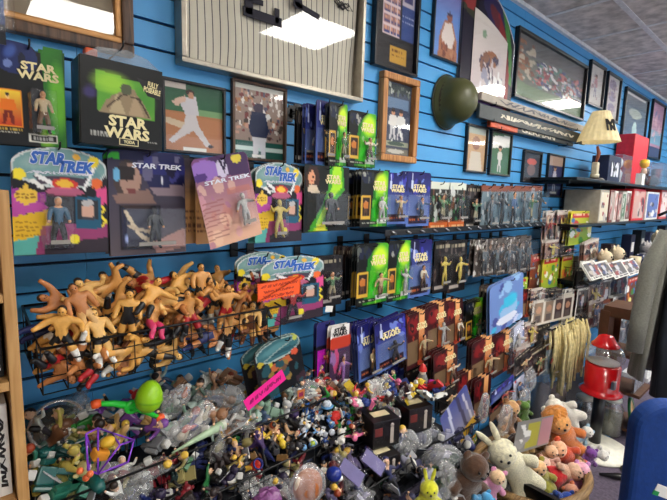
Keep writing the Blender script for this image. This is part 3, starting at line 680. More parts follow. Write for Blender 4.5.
# wooden frame
c = Cv(40, 90, (70,78,96), 4); c.rect(.04,.02,.96,.12,(50,60,60)); c.blobs(26,[(190,196,186),(40,50,50),(110,120,110)],.02,.05,(.04,.02,.96,.16)); c.rect(.08,.2,.92,.36,(104,130,160)); c.ell(.5,.4,.46,.07,(44,56,80)); 
c.man(.36,.36,.78,(222,220,214),(200,200,200),wide=.15); c.man(.64,.36,.78,(216,216,212),(206,206,206),wide=.15); c.blobs(10,[(230,230,225),(60,64,90)],.03,.06,(.1,.6,.9,.8)); c.rect(.04,.8,.96,.87,(160,164,140)); c.rect(.04,.9,.96,.98,(120,120,110)); c.ell(.5,.94,.3,.03,(190,190,180)); c.ell(.5,.835,.3,.03,(70,90,80))
x0, x1 = at(382,115,.03).x, at(418,120,.03).x; frame_rect(x0, x1, at(399,162,.03).z, at(401,75,.03).z, .03, .035, FOAK, 'oak framed tall print of two ball players above the green packs', c)
# baseball photographs low on the wall
c = Cv(70, 76, (176,120,80), 5); c.grad((40,84,60),(60,110,76),'v',0,.45,1,(c.V<.42).astype(float)); c.rect(0,.0,.35,.08,(190,180,170)); c.rect(.55,.36,1,.43,(120,160,110)); c.poly([(0,.42),(1,.5),(1,1),(0,1)],(184,124,84)); c.ell(.2,.6,.3,.05,(210,190,160),.2)
c.poly([(.36,.44),(.52,.44),(.58,.62),(.78,.88),(.7,.92),(.48,.68),(.3,.78),(.12,.9),(.06,.86),(.28,.66)],(212,206,206)); c.poly([(.34,.18),(.52,.16),(.58,.44),(.34,.46),(.26,.3)],(206,202,206)); c.poly([(.36,.24),(.2,.34),(.12,.3),(.14,.26),(.34,.16)],(214,180,160)); c.ell(.43,.12,.07,.06,(60,40,36)); c.ell(.44,.16,.05,.05,(190,140,110)); c.ell(.78,.9,.05,.025,(40,34,40)); c.rect(.3,.94,.7,.99,(236,236,230))
pxframe(163, 226, 82, 154, .008, .018, FBLK, 'black framed photo of a white-clad pitcher striding over brown dirt', c, group=None)
c = Cv(56, 84, (150,130,120), 6); c.blobs(160,[(196,150,130),(220,214,206),(120,60,60),(80,80,100),(230,226,220),(70,60,56),(170,120,80)],.015,.04,(0,0,1,.75)); c.rect(0,0,1,.06,(206,206,196)); c.rect(0,.76,1,1,(30,90,80)); c.rect(0,.84,1,.9,(200,220,214)); c.ell(.48,.3,.1,.07,(60,50,70)); c.poly([(.34,.36),(.62,.36),(.7,.6),(.64,.72),(.36,.72),(.28,.58)],(28,40,72)); c.poly([(.36,.7),(.64,.7),(.62,1),(.52,1),(.5,.8),(.46,1),(.38,1)],(216,216,220)); c.ell(.68,.4,.05,.04,(220,220,220)); c.rect(.36,.95,.6,.98,(236,236,230))
pxframe(233, 287, 83, 161, .009, .02, FDKW, 'brown framed photo of a navy-shirted ball player before a crowd', c)
# team panorama
c = Cv(90, 66, (104,112,104), 7); c.rect(0,0,1,.3,(96,98,100)); c.blobs(40,[(150,100,70),(120,70,50),(190,180,160)],.012,.035,(.02,.1,.22,.7)); c.blobs(220,[(170,176,190),(70,80,130),(200,120,120),(220,220,220),(50,56,70),(150,60,70),(90,140,130)],.01,.03,(.26,.3,.97,.74)); c.poly([(0,.75),(1,.78),(1,1),(0,1)],(110,136,104))
pxframe(516, 588, 44, 110, .02, .03, FBLK, 'wide black framed team panorama under the ceiling', c)
for l, r, tt, bb, k, desc in ((590,605.5,62,108,8,'narrow black framed poster of a figure on white, first after the panorama'), (607,621,73,122,9,'narrow black framed pale poster of three stacked figures, second after the panorama'), (624,648,91,150,10,'black framed blue-grey poster with a white central figure'), (651,664,100,160,11,'black framed pink and blue poster, last frame towards the back')):
    c = Cv(40, 80, (206,204,200), k)
    if k == 8: c.man(.5,.2,.8,(190,130,140),(120,120,150)); c.blobs(14,[(150,110,120),(170,170,180)],.04,.08,(.2,.1,.8,.85))
    elif k == 9:
        for q in range(3): c.ell(.5,.18+.28*q,.3,.12,(150,140,170)); c.blobs(8,[(120,110,130),(190,170,170)],.04,.08,(.2,.1+.28*q,.8,.3+.28*q))
    elif k == 10: c.rect(0,0,1,1,(120,140,150)); c.grad((110,116,120),(70,110,150),'v'); c.ell(.5,.35,.28,.09,(180,190,180)); c.ell(.52,.68,.1,.18,(190,220,220)); c.rect(0,.85,1,.93,(60,80,120)); c.rect(.1,.02,.9,.06,(230,230,230))
    else: c.rect(0,0,1,1,(200,150,176)); c.rect(0,.5,1,.75,(130,180,205)); c.blobs(12,[(230,190,200),(110,130,180)],.05,.12,(.1,.1,.9,.7)); c.rect(0,.8,1,1,(60,70,110))
    pxframe(l, r, tt, bb, .02, .025, FBLK, desc, c)
for l, r, tt, bb, k, desc in ((467,488,125,173,12,'small black framed portrait on tan, left of the pair under the sticks'), (491,512,131,176,13,'small black framed photo of a player on green, right of the pair under the sticks'), (524,542,151,183,14,'small black framed photo with an orange cap above the hanging bags'), (548,564,154,197,15,'small black framed photo of a player on navy beside the lamp shelf')):
    c = Cv(34, 60, (196,160,120), k)
    if k == 12: c.ell(.5,.35,.22,.16,(150,110,90)); c.poly([(.15,1),(.25,.55),(.75,.55),(.9,1)],(206,196,180)); c.rect(0,0,1,.15,(170,180,170))
    elif k == 13: c.rect(0,0,1,1,(70,110,70)); c.poly([(0,.1),(1,0),(1,.3),(0,.4)],(226,226,220)); c.man(.5,.3,.95,(214,210,200),(210,206,200))
    elif k == 14: c.rect(0,0,1,1,(50,44,46)); c.ell(.5,.3,.3,.12,(200,80,50)); c.ell(.5,.6,.25,.2,(120,90,80))
    else: c.rect(0,0,1,1,(40,44,90)); c.rect(0,0,1,.25,(190,160,140)); c.man(.5,.25,.9,(200,196,206),(190,186,200)); c.rect(.3,.9,.7,.96,(226,220,200))
    pxframe(l, r, tt, bb, .012, .02, FBLK, desc, c)
# helmet on the wall
hp = at(465,99,.12); rr = .1
t = thing('helmet', 'olive green steel army helmet hung on the blue wall', 'helmet', (hp.x+.01, -.004, hp.z), (0, math.radians(10), 0), zone='wall')
OLIVE = mat('helmet_olive', (76,78,42), .42, var=.1, scale=8)
prof = [(.112,-.002),(.118,-.006),(.115,-.016),(.103,-.03),(.1,-.06),(.094,-.095),(.08,-.125),(.056,-.148),(.03,-.16),(.0001,-.164)]
MB().lathe(prof, 36, axis='Y', sy=1.12).build('shell', OLIVE, t)
MB().lathe([(.112,-.001),(.106,-.02),(.098,-.06),(.07,-.1)], 28, axis='Y', sy=1.1).build('liner', mat('helmet_liner_brown', (60,48,34), .8), t)
MB().lathe([(.119,0),(.124,-.003),(.1235,-.008),(.119,-.008)], 36, axis='Y', sy=1.12).build('rim', mat('helmet_rim_dark', (50,52,34), .5), t)
# curved-top plaque with football print
def arc_top(u): return 1.0 if u < .25 else 1-.34*((u-.25)/.75)**2.6
c = Cv(50, 110, (24,20,40), 16); c.poly([(0,0),(.3,0),(.2,.3),(0,.25)],(56,60,44)); c.ell(.1,.16,.12,.07,(140,50,50)); c.ell(.05,.05,.14,.05,(60,110,50)); c.poly([(.3,.06),(.7,.02),(.85,.2),(.6,.3),(.35,.16)],(40,36,80)); c.ell(.62,.2,.18,.06,(96,34,44),.5)
c.poly([(.62,.12),(.82,.3),(.92,.6),(.94,1),(.74,1),(.7,.5)],(128,34,40)); c.poly([(.68,.05),(.84,.16),(.95,.4),(.99,.7),(.94,.7),(.88,.4),(.76,.2)],(60,120,50)); c.poly([(.2,0),(.26,0),(.27,1),(.18,1)],(14,12,16))
pl, pr_ = at(462,50,.03), at(514,60,.03); zb, zt = at(490,113,.03).z, at(486,-14,.03).z
t = thing('football_plaque', 'tall curved-top sports plaque in dark red and green with a player print', 'plaque', ((pl.x+pr_.x)/2, -.002, zb), zone='wall')
link('board', art_grid('board', pr_.x-pl.x, zt-zb, c, th=.02, top=arc_top), t, (0,-.004,0))
c = Cv(40, 90, (206,196,190), 17); c.grad((212,204,196),(196,182,184),'v'); c.ell(.3,.22,.06,.05,(130,160,130)); c.ell(.55,.46,.2,.09,(150,96,60)); c.blobs(20,[(80,64,74),(200,190,190),(130,90,70),(60,50,80)],.04,.09,(.25,.44,.9,.74)); c.blobs(12,[(230,230,228),(150,150,170)],.04,.09,(.3,.6,.9,.8)); c.blobs(14,[(110,50,130),(220,216,220),(80,40,100)],.04,.09,(0,.8,1,.95)); c.rect(0,.955,1,1,(90,60,120))
q0, q1 = at(474,55,.04), at(508,62,.04); link('player_print', art_grid('player_print', q1.x-q0.x, at(490,14,.04).z-at(491,106,.04).z, c, th=.002, top=lambda u: 1-.2*u**1.6), t, ((q0.x+q1.x)/2-t.location.x, -.026, at(491,106,.04).z-zb))
MB().add([(q0.x-t.location.x,-.032,at(491,106,.04).z-zb),(q1.x-t.location.x,-.032,at(491,106,.04).z-zb),(q1.x-t.location.x,-.032,at(491,30,.04).z-zb),(q0.x-t.location.x,-.032,at(491,22,.04).z-zb)],[(0,1,2,3)]).build('glass', GLASS, t)
ed = MB(); W_ = pr_.x-pl.x; H_ = zt-zb
ed.tube([(W_/2-.5*W_*0, -.022, .0)]+[((u-.5)*W_, -.022, arc_top(u)*H_) for u in [1-k/14 for k in range(14)]], .006, 6); ed.build('clear_edge', clear_mat('clear_rim', gloss=.3, rough=.05, haze=.25), t)
# three long sticks lying along the wall over the small frames
STW = mat('stick_pale_wood', (170,160,146), .5, var=.15, scale=12); STD = mat('stick_dark', (52,60,62), .5)
for (pa, pb, th_, dd, mm, desc, col2) in (((480,96),(583,129),.045,.05,STW,'long pale wooden stick lying along the wall, top of three',None), ((478,109),(584,141),.075,.065,STD,'long dark stick with pale lettering lying along the wall, middle of three',None), ((489,122),(572,143),.05,.05,STD,'long stick with an orange end sleeve, lowest of three','o')):
    a, b = at(*pa, dd), at(*pb, dd); z = (a.z+b.z)/2; t = thing('hockey_stick', desc, 'stick', ((a.x+b.x)/2, -dd, z-th_/2), zone='wall'); L = b.x-a.x
    MB().box((0,0,th_/2), (L,.02,th_), bev=.004).build('shaft', mm, t)
    if col2: MB().box((-L/2+.16,-.001,th_/2), (.32,.024,th_*1.05), bev=.003).build('sleeve', mat('sleeve_orange', (206,84,44), .5), t); lettering('GERMAN', t, -L/2+.62, th_/2, .5, .032, mat('print_cream', (226,218,196), .5), y=-.0115, name='lettering'); MB().box((0,0,th_+.001),(L*.98,.018,.003)).build('edge_strip', CHROME, t)
    else: marks(t, .0, th_/2, L*.7, .026, mat('print_cream', (226,218,196), .5) if mm is STD else mat('print_slate', (90,90,100), .5), y=-.0115, seed=3 if mm is STD else 4, dens=16)
    for s in (-.4, .4): MB().tube([(s*L, dd, -.004), (s*L, -.014, -.004), (s*L, -.014, .012)], .003, 5).build('wall_bracket', BLACKW, t)
# ------------------------------------------------------------------ carded toys on the pegs
G1 = 'carded toys on the pegs'
# upper left
stack('green and black carded figure with a dark blue helmet picture and an orange photo panel', (-4,44,66,146), .17, 'rack', 6, n=2, sch=SCH[1], fig=0, zone='wall')
def toy_box():
    x0, x1 = at(79,100,.22).x, at(161,100,.22).x; zb, zt = at(120,147,.22).z, at(120,62,.22).z; w, h = x1-x0, zt-zb
    t = thing('boxed_toy', 'black window box with a green scene and a clear hanging flap', 'boxed toy', ((x0+x1)/2, -.22, zb), (0, math.radians(1.5), 0), zone='wall')
    MB().box((0, .045, h/2), (w, .086, h), bev=.003).build('carton', mat('carton_black', (16,18,18), .35), t)
    f = link('front_print', art_grid('front_print', w*.99, h*.99, a_boxfront(), th=.001), t, (0,-.0008,.001))
    lettering(SW, f, .04*w, h*.23, w*.56, h*.27, GOLD, y=-.003); MB().box((.06*w,-.0012,h*.062),(w*.24,.001,h*.085)).build('name_plate_border', GOLD, f); MB().box((.06*w,-.002,h*.062),(w*.22,.001,h*.065)).build('name_plate', TBLACK, f); lettering('YODA', f, .06*w, h*.062, w*.14, h*.04, GOLD, y=-.0035, name='name_print')
    MB().prism([(-w*.14+w*.3, h*.86), (w*.5, h*.8), (w*.46, h*.64), (w*.3, h*.66)], -.002, -.0012).build('corner_flash', TBLACK, t)
    lettering('FULLY\nPOSEABLE', f, w*.36, h*.76, w*.22, h*.14, GOLD, y=-.0035, name='corner_print', ry=.12)
    s = link('side_print', art_grid('side_print', .08, h*.96, Cv(10,30,(16,22,18),3).blobs(8,[(40,100,40),(60,60,100),(20,20,20)],.1,.2), th=.001), t, (-w/2-.0005,.045,.003), (0,0,-PI/2))
    MB().box((-w*.36, .02, h+.008), (w*.14,.03,.02), bev=.004).build('orange_tab', mat('tab_orange', (226,90,40), .4), t)
    fl = MB(); pts = [(-w*.45,h),( -w*.3,h+.022),(w*.05,h+.03),(w*.3,h+.02),(w*.46,h)]; fl.prism(pts, .0, .0015); fl.build('hanging_flap', clear_mat('flap_clear', gloss=.03, haze=.25, hazecol=(150,160,165), rough=.15), t)
    return t
b = toy_box(); hook(b.location.x, .225, at(120,50,.22).z, 'black wire peg hook above the black window box')
c2 = card('large white-rimmed oval-topped carded figure in a blue shirt with a portrait card', (15,148,110,254), .17, 'trek', 0, sch=dict(torso=(30,80,110), arm=(30,80,110), pelvis=(20,20,22), shin=(16,16,18), hair=(180,170,160)), fig=0, zone='wall', tilt=1)
hook(c2.location.x, .175, at(64,150,.17).z, 'black wire peg hook through the large oval-topped card at far left')
stack('dark blue and brown carded figure with a bearded face portrait and a starship photo', (111,152,187,254), .16, 'trekdark', 3, n=2, sch=SCH[3], fig=0, zone='wall')
for i, (l, r) in enumerate(((184,199),(194,208))):
    c = Cv(20,40,(176,130,90),20+i); c.grad((60,50,60),(190,140,90),'v',.1,.5); [c.textrow(.1,.9,v,.03,(90,60,50)) for v in (.6,.68,.76,.84)]
    k = ('card','tan',i); _C[k] = art_grid('backing_card', .05, .1, c, back=CARDBACK)
    x0, x1 = at(l,220,.12).x, at(r,220,.12).x; z0, z1 = at(l,244,.12).z, at(l,158,.12).z
    t = thing('carded_action_figure', ['tan-backed card showing below the tilted pink card, left of two', 'tan-backed card showing below the tilted pink card, right of two'][i], 'carded toy', ((x0+x1)/2, -.12-.01*i, z0), group='tan cards under the pink card', zone='wall')
    l_ = link('backing_card', _C[k], t); l_.scale = ((x1-x0)/.05, 1, (z1-z0)/.1)
card('pink and purple carded figure hanging crooked, with a pale figure in its blister', (201,155,256,243), .25, 'pink', 4, tilt=-13, sch=SCH[2], fig=7, zone='wall')
hook(at(228,156,.25).x-.02, .255, at(224,160,.25).z, 'black wire peg hook through the crooked pink card')
stack('small oval-topped carded figure with an orange figure beside the pink card', (256,163,303,242), .19, 'trek', 1, n=2, letter=True, sch=SCH[7], fig=1, zone='wall')
stack('wide green carded figure with a brown-haired woman printed at its upper left', (305,166,349,231), .2, 'woman', 5, n=1, sch=SCH[3], fig=0, zone='wall')
# upper cluster
stack('dark slim carded figure, first of the high cluster by the jersey case', (297,108,312,164), .1, 'dark', 1, n=1, zone='wall')
stack('navy slim carded figure, second of the high cluster by the jersey case', (305,104,320,164), .13, 'blue', 2, n=1, letter=False, zone='wall')
stack('silver-blue carded figure with a glossy curved top in the high cluster', (316,101,334,165), .17, 'blue', 3, n=1, zone='wall')
stack('yellow and green carded figure, front of the high cluster', (329,103,347,166), .2, 'green', 4, n=1, zone='wall', sch=SCH[5])
stack('bright green carded figure under a bare peg beside the oak frame', (349,112,376,167), .16, 'green', 5, n=3, zone='wall', sch=SCH[4])
# second level
stack('bright green carded figure with cream boxed inset right of the woman card', (361,170,388,227), .2, 'green', 8, n=4, gap=.022, zone='wall', sch=SCH[2])
stack('blue carded figure, left of the two blue ones over the dark ledge', (386,173,408,224), .19, 'blue', 9, n=3, zone='wall', sch=SCH[1])
stack('blue carded figure, right of the two blue ones over the dark ledge', (407,172,430,226), .19, 'blue', 10, n=3, zone='wall', sch=SCH[0])
stack('clear pack with white and green contents over an orange base', (430,182,448,232), .17, 'orange', 11, n=2, zone='wall', sch=SCH[5], cat='bagged toy')
stack('clear pack with grey contents over a darker orange base', (449,183,465,231), .17, 'orange', 12, n=2, zone='wall', sch=SCH[3], cat='bagged toy')
stack('dark red-topped pack left of the grey clear packs', (466,185,480,230), .15, 'dark', 13, n=2, zone='wall')
def a_clear(seed, w=26, h=44, c0=(110,130,140)):
    c = Cv(w,h,c0,seed); c.rect(0,0,1,.1,(130,70,50)); c.blobs(22,[(60,70,76),(150,160,165),(40,46,50),(180,186,190),(90,110,130)],.04,.12,(0,.12,1,.95)); return c
STY['clear'] = (a_clear, (.152,.228), None, (.02,.08,.98,.98,.05), None)
for i, (l, r, k, desc) in enumerate(((481,493,14,'narrow clear hanging pack with white specks'), (492,504,15,'grey clear hanging pack'), (504,515,16,'pale blue clear hanging pack'), (515,524,17,'bluish clear hanging pack'), (524,531,18,'green-figured clear hanging pack'), (531,541,19,'dark green clear hanging pack at the end of the row'))):
    stack(desc+' under the small framed pair', (l,186,r,229-i), .17, 'clear', k, n=2, gap=.03, zone='wall', sch=[GRYS,SCH[3],SCH[0],GRYS,SCH[5],SCH[3]][i], cat='bagged toy', name='hanging_pack')
STY['bubble'] = (lambda s: Cv(26,44,(84,76,72),s).blobs(40,[(190,186,180),(120,110,104),(50,44,44),(220,216,210),(150,120,100)],.04,.1), (.152,.228), None, (.02,.08,.98,.98,.05), None)
# black ledge strip with hook ends
def ledge(pa, pb, d0, th_, desc, name='wall_ledge'):
    a, b = at(*pa, d0), at(*pb, d0); t = thing(name, desc, 'ledge', ((a.x+b.x)/2, -.001, (a.z+b.z)/2), zone='wall'); L = b.x-a.x
    MB().box((0,-d0/2,0), (L,d0,.008), bev=.002).build('shelf_plate', BLACKP, t); MB().box((0,-d0-.003,.0), (L,.006,th_), bev=.002).build('front_strip', BLACKP, t)
    n = int(L/.09); tip = MB().tube([(-.012,0,.005),(.012,-.004,-.005)], .004, 5).mesh('hook_tip', CHROME)
    for k in range(n): link('hook_tip', tip, t, (-L/2+(k+.5)*L/n, -d0-.009, 0))
    return t
ledge((384,236), (545,222), .2, .024, 'black metal ledge strip under the hanging orange-based packs')
# third level
def oval(desc, rect, d, seed, n, **k): return stack(desc, rect, d, 'trek', seed, n=n, gap=.03, zone='wall', **k)
oval('oval-topped carded figure behind an orange price sign, front one of two', (262,256,325,322), .27, 2, 0, sch=SCH[6], fig=1, hk=True)
oval('oval-topped carded figure half hidden left of its twin above the basket end', (238,253,290,318), .2, 3, 1, sch=SCH[0])
stack('dark brown window box pack with white text strip and a price tab', (316,256,342,306), .2, 'dark', 21, n=1, zone='wall', letter=False)
for i in range(6):
    l = 334+i*4.2; c = card('edge-on dark glossy card packed beside the green cards', (l,246+i*.3,l+13,300-i), .07+.02*i, 'dark', 30+i % 2, zone='wall', group='tightly packed dark cards', detail=False, yaw=-14, name='carded_toy')
stack('green carded figure with a framed photo inset, middle row left', (357,244,388,304), .2, 'green', 22, n=2, zone='wall', sch=SCH[1])
stack('green carded figure with a black and white figure, middle row right', (388,241,410,300), .2, 'green', 23, n=2, zone='wall', sch=SCH[2])
stack('blue carded figure next to the green pair in the middle row', (409,240,431,296), .2, 'blue', 24, n=2, zone='wall', sch=SCH[4])
stack('dark pack with a yellow corner figure in the middle row', (434,241,450,292), .17, 'dark', 25, n=1, zone='wall', sch=SCH[7])
stack('red and black pack with a yellow figure in the middle row', (449,240,466,291), .17, 'dark', 26, n=2, zone='wall', sch=SCH[7])
for i, (l, r) in enumerate(((474,487),(486,499),(498,511),(510,521),(520,530))):
    stack('clear bubble pack with silver contents', (l,240-i,r,276-i), .17, 'bubble', 40+i, n=1, gap=.03, zone='in the middle row', group='silver bubble packs', sch=GRYS, cat='bagged toy', name='hanging_pack')
STY['flame'] = (lambda s: a_yellow(s, c0=(180,80,30), c1=(40,26,30)), (.152,.228), None, None, None)
stack('flame orange and black pack in the far middle row', (530,254,543,289), .16, 'flame', 50, n=1, zone='wall')
stack('pale yellow pack with a red and blue picture in the far middle row', (542,257,558,288), .18, 'yellow', 51, n=1, zone='wall')
stack('narrow yellow and black pack right of the pale yellow one', (561,254,572,287), .17, 'yellow', 52, n=1, zone='wall')
stack('beige pack at the end of the far middle row', (572,256,584,288), .17, 'pack', 53, n=1, zone='wall')
stack('tall slim white and brown pack beside the navy player photo', (545,211,553,242), .16, 'pack', 54, n=1, zone='wall')
stack('pink and green slim pack beside the yellow comic pack', (556,210,570,246), .17, 'pack', 55, n=1, zone='wall')
stack('bright yellow and white comic pack under the beige carton', (570,211,592,244), .22, 'yellow', 56, n=1, zone='wall')
# fourth level
stack('teal oval-topped card tilted behind the pink price sign, front one of two', (258,338,303,392), .25, 'tealtrek', 5, n=1, zone='wall', tilt=-12)
stack('teal oval-topped card tilted behind its twin near the pink price sign', (244,340,288,392), .19, 'tealtrek', 6, n=0, zone='wall', tilt=-12, hk=False)
c = Cv(30,44,(20,16,30),61); c.rect(0,0,1,.36,(44,46,110)); c.rect(.1,.42,.92,.86,(200,30,190)); c.grad((240,40,200),(90,40,170),'v',.45,.86,1,((c.U>.14)&(c.U<.88)&(c.V>.45)&(c.V<.83)).astype(float)); c.rect(.2,.9,.8,.94,(230,230,235))
STY['magenta'] = (lambda s, c=c: c, (.152,.228), None, (.08,.4,.94,.88,.02), t_round)
STY['violet'] = (lambda s: Cv(30,44,(70,50,80),s).blobs(14,[(150,110,170),(190,160,200),(60,40,60),(200,80,130)],.05,.14,(0,.4,1,1)).rect(.0,.0,.9,.18,(232,228,224)).rect(0,.18,1,.34,(190,60,40)), (.152,.228), (SW,.45,.1,.7,.13,TBLACK,0), (.1,.4,.94,.95,.03), t_round)
stack('navy card with a glowing magenta window', (316,322,334,384), .2, 'magenta', 61, n=1, zone='wall', sch=SCH[6])
stack('white and red headed card with a violet figure beside the magenta window card', (330,325,350,388), .23, 'violet', 62, n=1, zone='wall', sch=dict(torso=(150,110,170), arm=(150,110,170), pelvis=(120,80,140), shin=(90,60,110)))
for i in range(4): card('edge-on navy card in the packed run left of the gold-lettered cards', (345+i*4,322-i,358+i*4,372-i), .1+.02*i, 'blue', 63, zone='wall', group='packed navy cards', detail=False, letter=False, yaw=-10, name='carded_toy')
stack('navy carded figure with orange and green ship picture, left of the gold-lettered pair', (358,322,381,378), .24, 'blue', 64, n=2, zone='wall', sch=SCH[1], tilt=-6)
stack('navy carded figure with silver vehicle and white corner box, right of the gold-lettered pair', (376,318,406,367), .27, 'blue', 65, n=2, zone='wall', sch=SCH[3], tilt=-7)
for i, (rc, desc) in enumerate((((407,312,428,366),'dark red carded figure with a tan column, first of the red row'), ((427,304,447,350),'dark red carded figure with a tan column, second of the red row'), ((446,301,462,345),'dark red carded figure with a tan column, third of the red row'), ((434,349,457,387),'dark red carded figure hanging below the red row'), ((472,338,495,380),'dark red carded figure over the red-striped bags, left one'), ((494,333,513,372),'maroon carded figure in the lower far row, right one'))):
    stack(desc, rc, .24 if i < 3 else .3, 'red', 70+i, n=3 if i < 3 else 2, zone='wall', sch=SCH[[1,2,4,4,1,3][i]], tilt=-4)
stack('green and yellow carded figure right of the red row', (466,300,482,342), .2, 'green', 77, n=2, zone='wall', sch=SCH[5], tilt=-4)
for i in range(3): card('black glossy pack hanging left of the pale blue bag', (480+i*4,284+i,496+i*5,330), .18+.02*i, 'dark', 30, zone='wall', group='black packs by the blue bag', detail=False, yaw=-8, name='carded_toy')
STY['bluebag'] = (lambda s: Cv(30,44,(110,140,200),s).blobs(18,[(60,180,220),(200,210,240),(70,80,150),(150,190,230)],.05,.16).ell(.62,.45,.22,.16,(60,190,225),0,1,.6).ell(.5,.8,.3,.1,(220,225,240)), (.152,.228), None, (.04,.04,.96,.96,.04), t_round)
stack('pale blue glossy bag with a turquoise centre', (491,279,523,327), .3, 'bluebag', 80, n=1, zone='wall', detail=False, tilt=-8, cat='bagged toy', name='hanging_pack')
stack('yellow and orange pack tucked behind the pale blue bag', (507,279,527,300), .27, 'yellow', 81, n=0, zone='wall', hk=False)
STY['slide'] = (lambda s: Cv(30,44,(200,205,225),s).blobs(10,[(110,130,180),(230,230,240),(190,60,60)],.05,.14), (.152,.228), None, (.1,.1,.9,.9,.02), None)
stack('white and blue slim pack tilted at the end of the lower far row', (510,325,524,365), .3, 'slide', 82, n=1, zone='wall', tilt=-14)
# photo sheet pack and sports cards at the far wall
c = Cv(60,40,(226,220,206),90); 
for q in range(4): c.rect(.05+q*.235,.14,.235+q*.235,.9,(150,130,110) if q < 2 else (70,50,50)); c.ell(.14+q*.235,.42,.06,.14,(196,150,120)); c.rect(.08+q*.235,.62,.2+q*.235,.88,(90,80,80))
STY['sheet'] = (lambda s, c=c: c, (.3,.2), None, (.02,.04,.98,.96,.01), None)
stack('white bordered pack showing four player portraits in a row', (534,297,574,321), .3, 'sheet', 90, n=1, zone='wall', tilt=4, detail=False, hk=False)
for i, (l, t0, r, b0, st, desc) in enumerate(((519,289,533,317,'red','red-brown sports pack left of the four-portrait pack'), (563,289,577,322,'sport','pale sports portrait pack first right of the four-portrait pack'), (576,288,588,318,'sport','sports portrait pack with a black shirt'), (587,281,600,313,'pack','brown sports pack hanging in the middle of the far rack'), (598,279,613,315,'sport','pinkish sports portrait pack'), (610,272,627,302,'sport','large pale sports portrait sheet near the red pack'), (577,268,590,288,'dark','black sports pack in the upper far rack'), (590,270,604,288,'pack','grey sports pack in the upper far rack'))):
    stack(desc, (l,t0,r,b0), .3 if i > 1 else .28, st, 100+i, n=1, zone='wall', letter=False, tilt=4, hk=(i % 2 == 0))
stack('deep red slim pack beside the grey coat', (627,277,638,302), .4, 'flame', 110, n=0, zone='wall', hk=False)
for i, (l, t0, r, b0) in enumerate(((524,322,536,345),(537,325,549,348),(550,326,561,346),(606,318,620,350),(620,312,634,346))):
    stack('dim brown pack, lowest far rack', (l,t0,r,b0), .3, ['pack','dark'][i % 2] if i < 3 else 'clear', 111+i, n=1, zone='wall', group='dim packs in the lowest far rack', letter=False)
# price signs
SORG = mat('fluorescent_orange_card', (250,92,30), .6, var=.04); SPNK = mat('fluorescent_pink_card', (245,30,150), .6, var=.04)
def sign(desc, quad, m, lines, star=False, off=0):
    P = [at(*q) for q in quad]; o = P[3]; X = (P[2]-P[3]); Zv = (P[0]-P[3]); w, h = X.length, Zv.length; X.normalize(); n = X.cross(Zv).normalized(); Zv = n.cross(X).normalized()*1
    if n.y > 0: n = -n
    ex = X; ey = -n; ez = ex.cross(ey).normalized()
    t = thing('price_sign', desc, 'sign', zone='wall'); t.matrix_world = Matrix((ex, ey, ez)).transposed().to_4x4(); t.location = o
    if star:
        pts = []; N = 14
        def side(a, b, k):
            for i in range(k): u = i/k; v = (i+.5)/k; pts.append((a[0]+(b[0]-a[0])*u, a[1]+(b[1]-a[1])*u)); dx, dz = b[0]-a[0], b[1]-a[1]; L = math.hypot(dx, dz); pts.append((a[0]+dx*v-dz/L*.005, a[1]+dz*v+dx/L*.005))
        side((0,0),(w,0),14); side((w,0),(w,h),9); side((w,h),(0,h),14); side((0,h),(0,0),9)
    else: pts = [(0,0),(w,0),(w,h),(0,h)]
    MB().prism(pts, -.001, 0).build('sign_card', m, t)
    for i, (s, u, v, ww, hh) in enumerate(lines): marks(t, u*w, v*h, ww*w, hh*h, mat('marker_red_brown', (190,56,20), .6) if star else mat('marker_plum', (150,20,90), .6), y=-.0012, seed=60+i, name='sign_lettering', dens=12)
    return t
sign('fluorescent orange zigzag-edged price sign clipped over the wrestler basket', [(252,284,.345),(292,271,.345),(301,294,.345),(257,303,.345)], SORG, [('WRESTLERS', .5,.72,.8,.17), ('AS MARKED', .5,.45,.7,.14), ('$5.00 EACH', .5,.2,.72,.16)], True)
sign('fluorescent pink price sign slanting over the toy bin', [(243,401,.37),(281,369,.37),(286,379,.37),(248,411,.37)], SPNK, [('TOYS $1 EACH', .5,.5,.8,.35)])
sign('orange and black tiny price tag on the bin edge', [(296,391,.35),(303,389,.35),(304,398,.35),(297,400,.35)], mat('tag_dull_orange', (190,110,50), .6), [('50', .5,.5,.6,.6)])
sign('white shelf price tab under the brown window box', [(325,306,.22),(332,306,.22),(332,312,.22),(325,312,.22)], WHITEP, [])

for i, (l, t0, r, b0, st, desc) in enumerate(((531,289,545,300,'pack','low tan pack top above the four-portrait pack'),(545,289,562,300,'dark','dark pack top above the four-portrait pack'),(584,240,598,262,'pack','pinkish pack under the yellow comic pack'),(584,262,597,284,'sport','cream boxed pack left of the low shelf'),(560,244,574,256,'dark','dark brown pack between the comic pack and the yellow packs'),(545,240,558,258,'pack','pale brown pack under the slim white pack'),
  (588,300,602,326,'pack','brown pack hanging under the sports portraits'),(600,300,613,326,'clear','dim clear pack hanging under the sports portraits'),(612,296,624,322,'sport','white pack hanging under the large pale sheet'),(575,306,588,330,'dark','dark pack above the cream tassels'),(515,346,529,372,'pack','beige crumpled pack low in the far rack'),(530,348,545,376,'dark','brown dark pack low in the far rack'),(545,346,557,372,'clear','grey clear pack low in the far rack'),
  (457,372,475,412,'red','dark red pack low under the red row, left one'),(474,378,490,420,'red','dark red pack low under the red row, right one'),(440,386,456,410,'dark','dark pack behind the leaning silver pack'),(406,366,430,392,'dark','dark pack below the first red card'),(383,368,404,392,'blue','navy pack low under the gold-lettered pair'),(352,376,374,398,'dark','dark pack low behind the pale doll bag'))):
    stack(desc, (l,t0,r,b0), [.3,.3,.26,.3,.2,.2,.32,.32,.34,.3,.32,.32,.32,.3,.34,.3,.16,.14,.14][i], st, 170+i, n=2, zone='wall', letter=False, tilt=R.uniform(-6,6), hk=(i % 3 == 0))
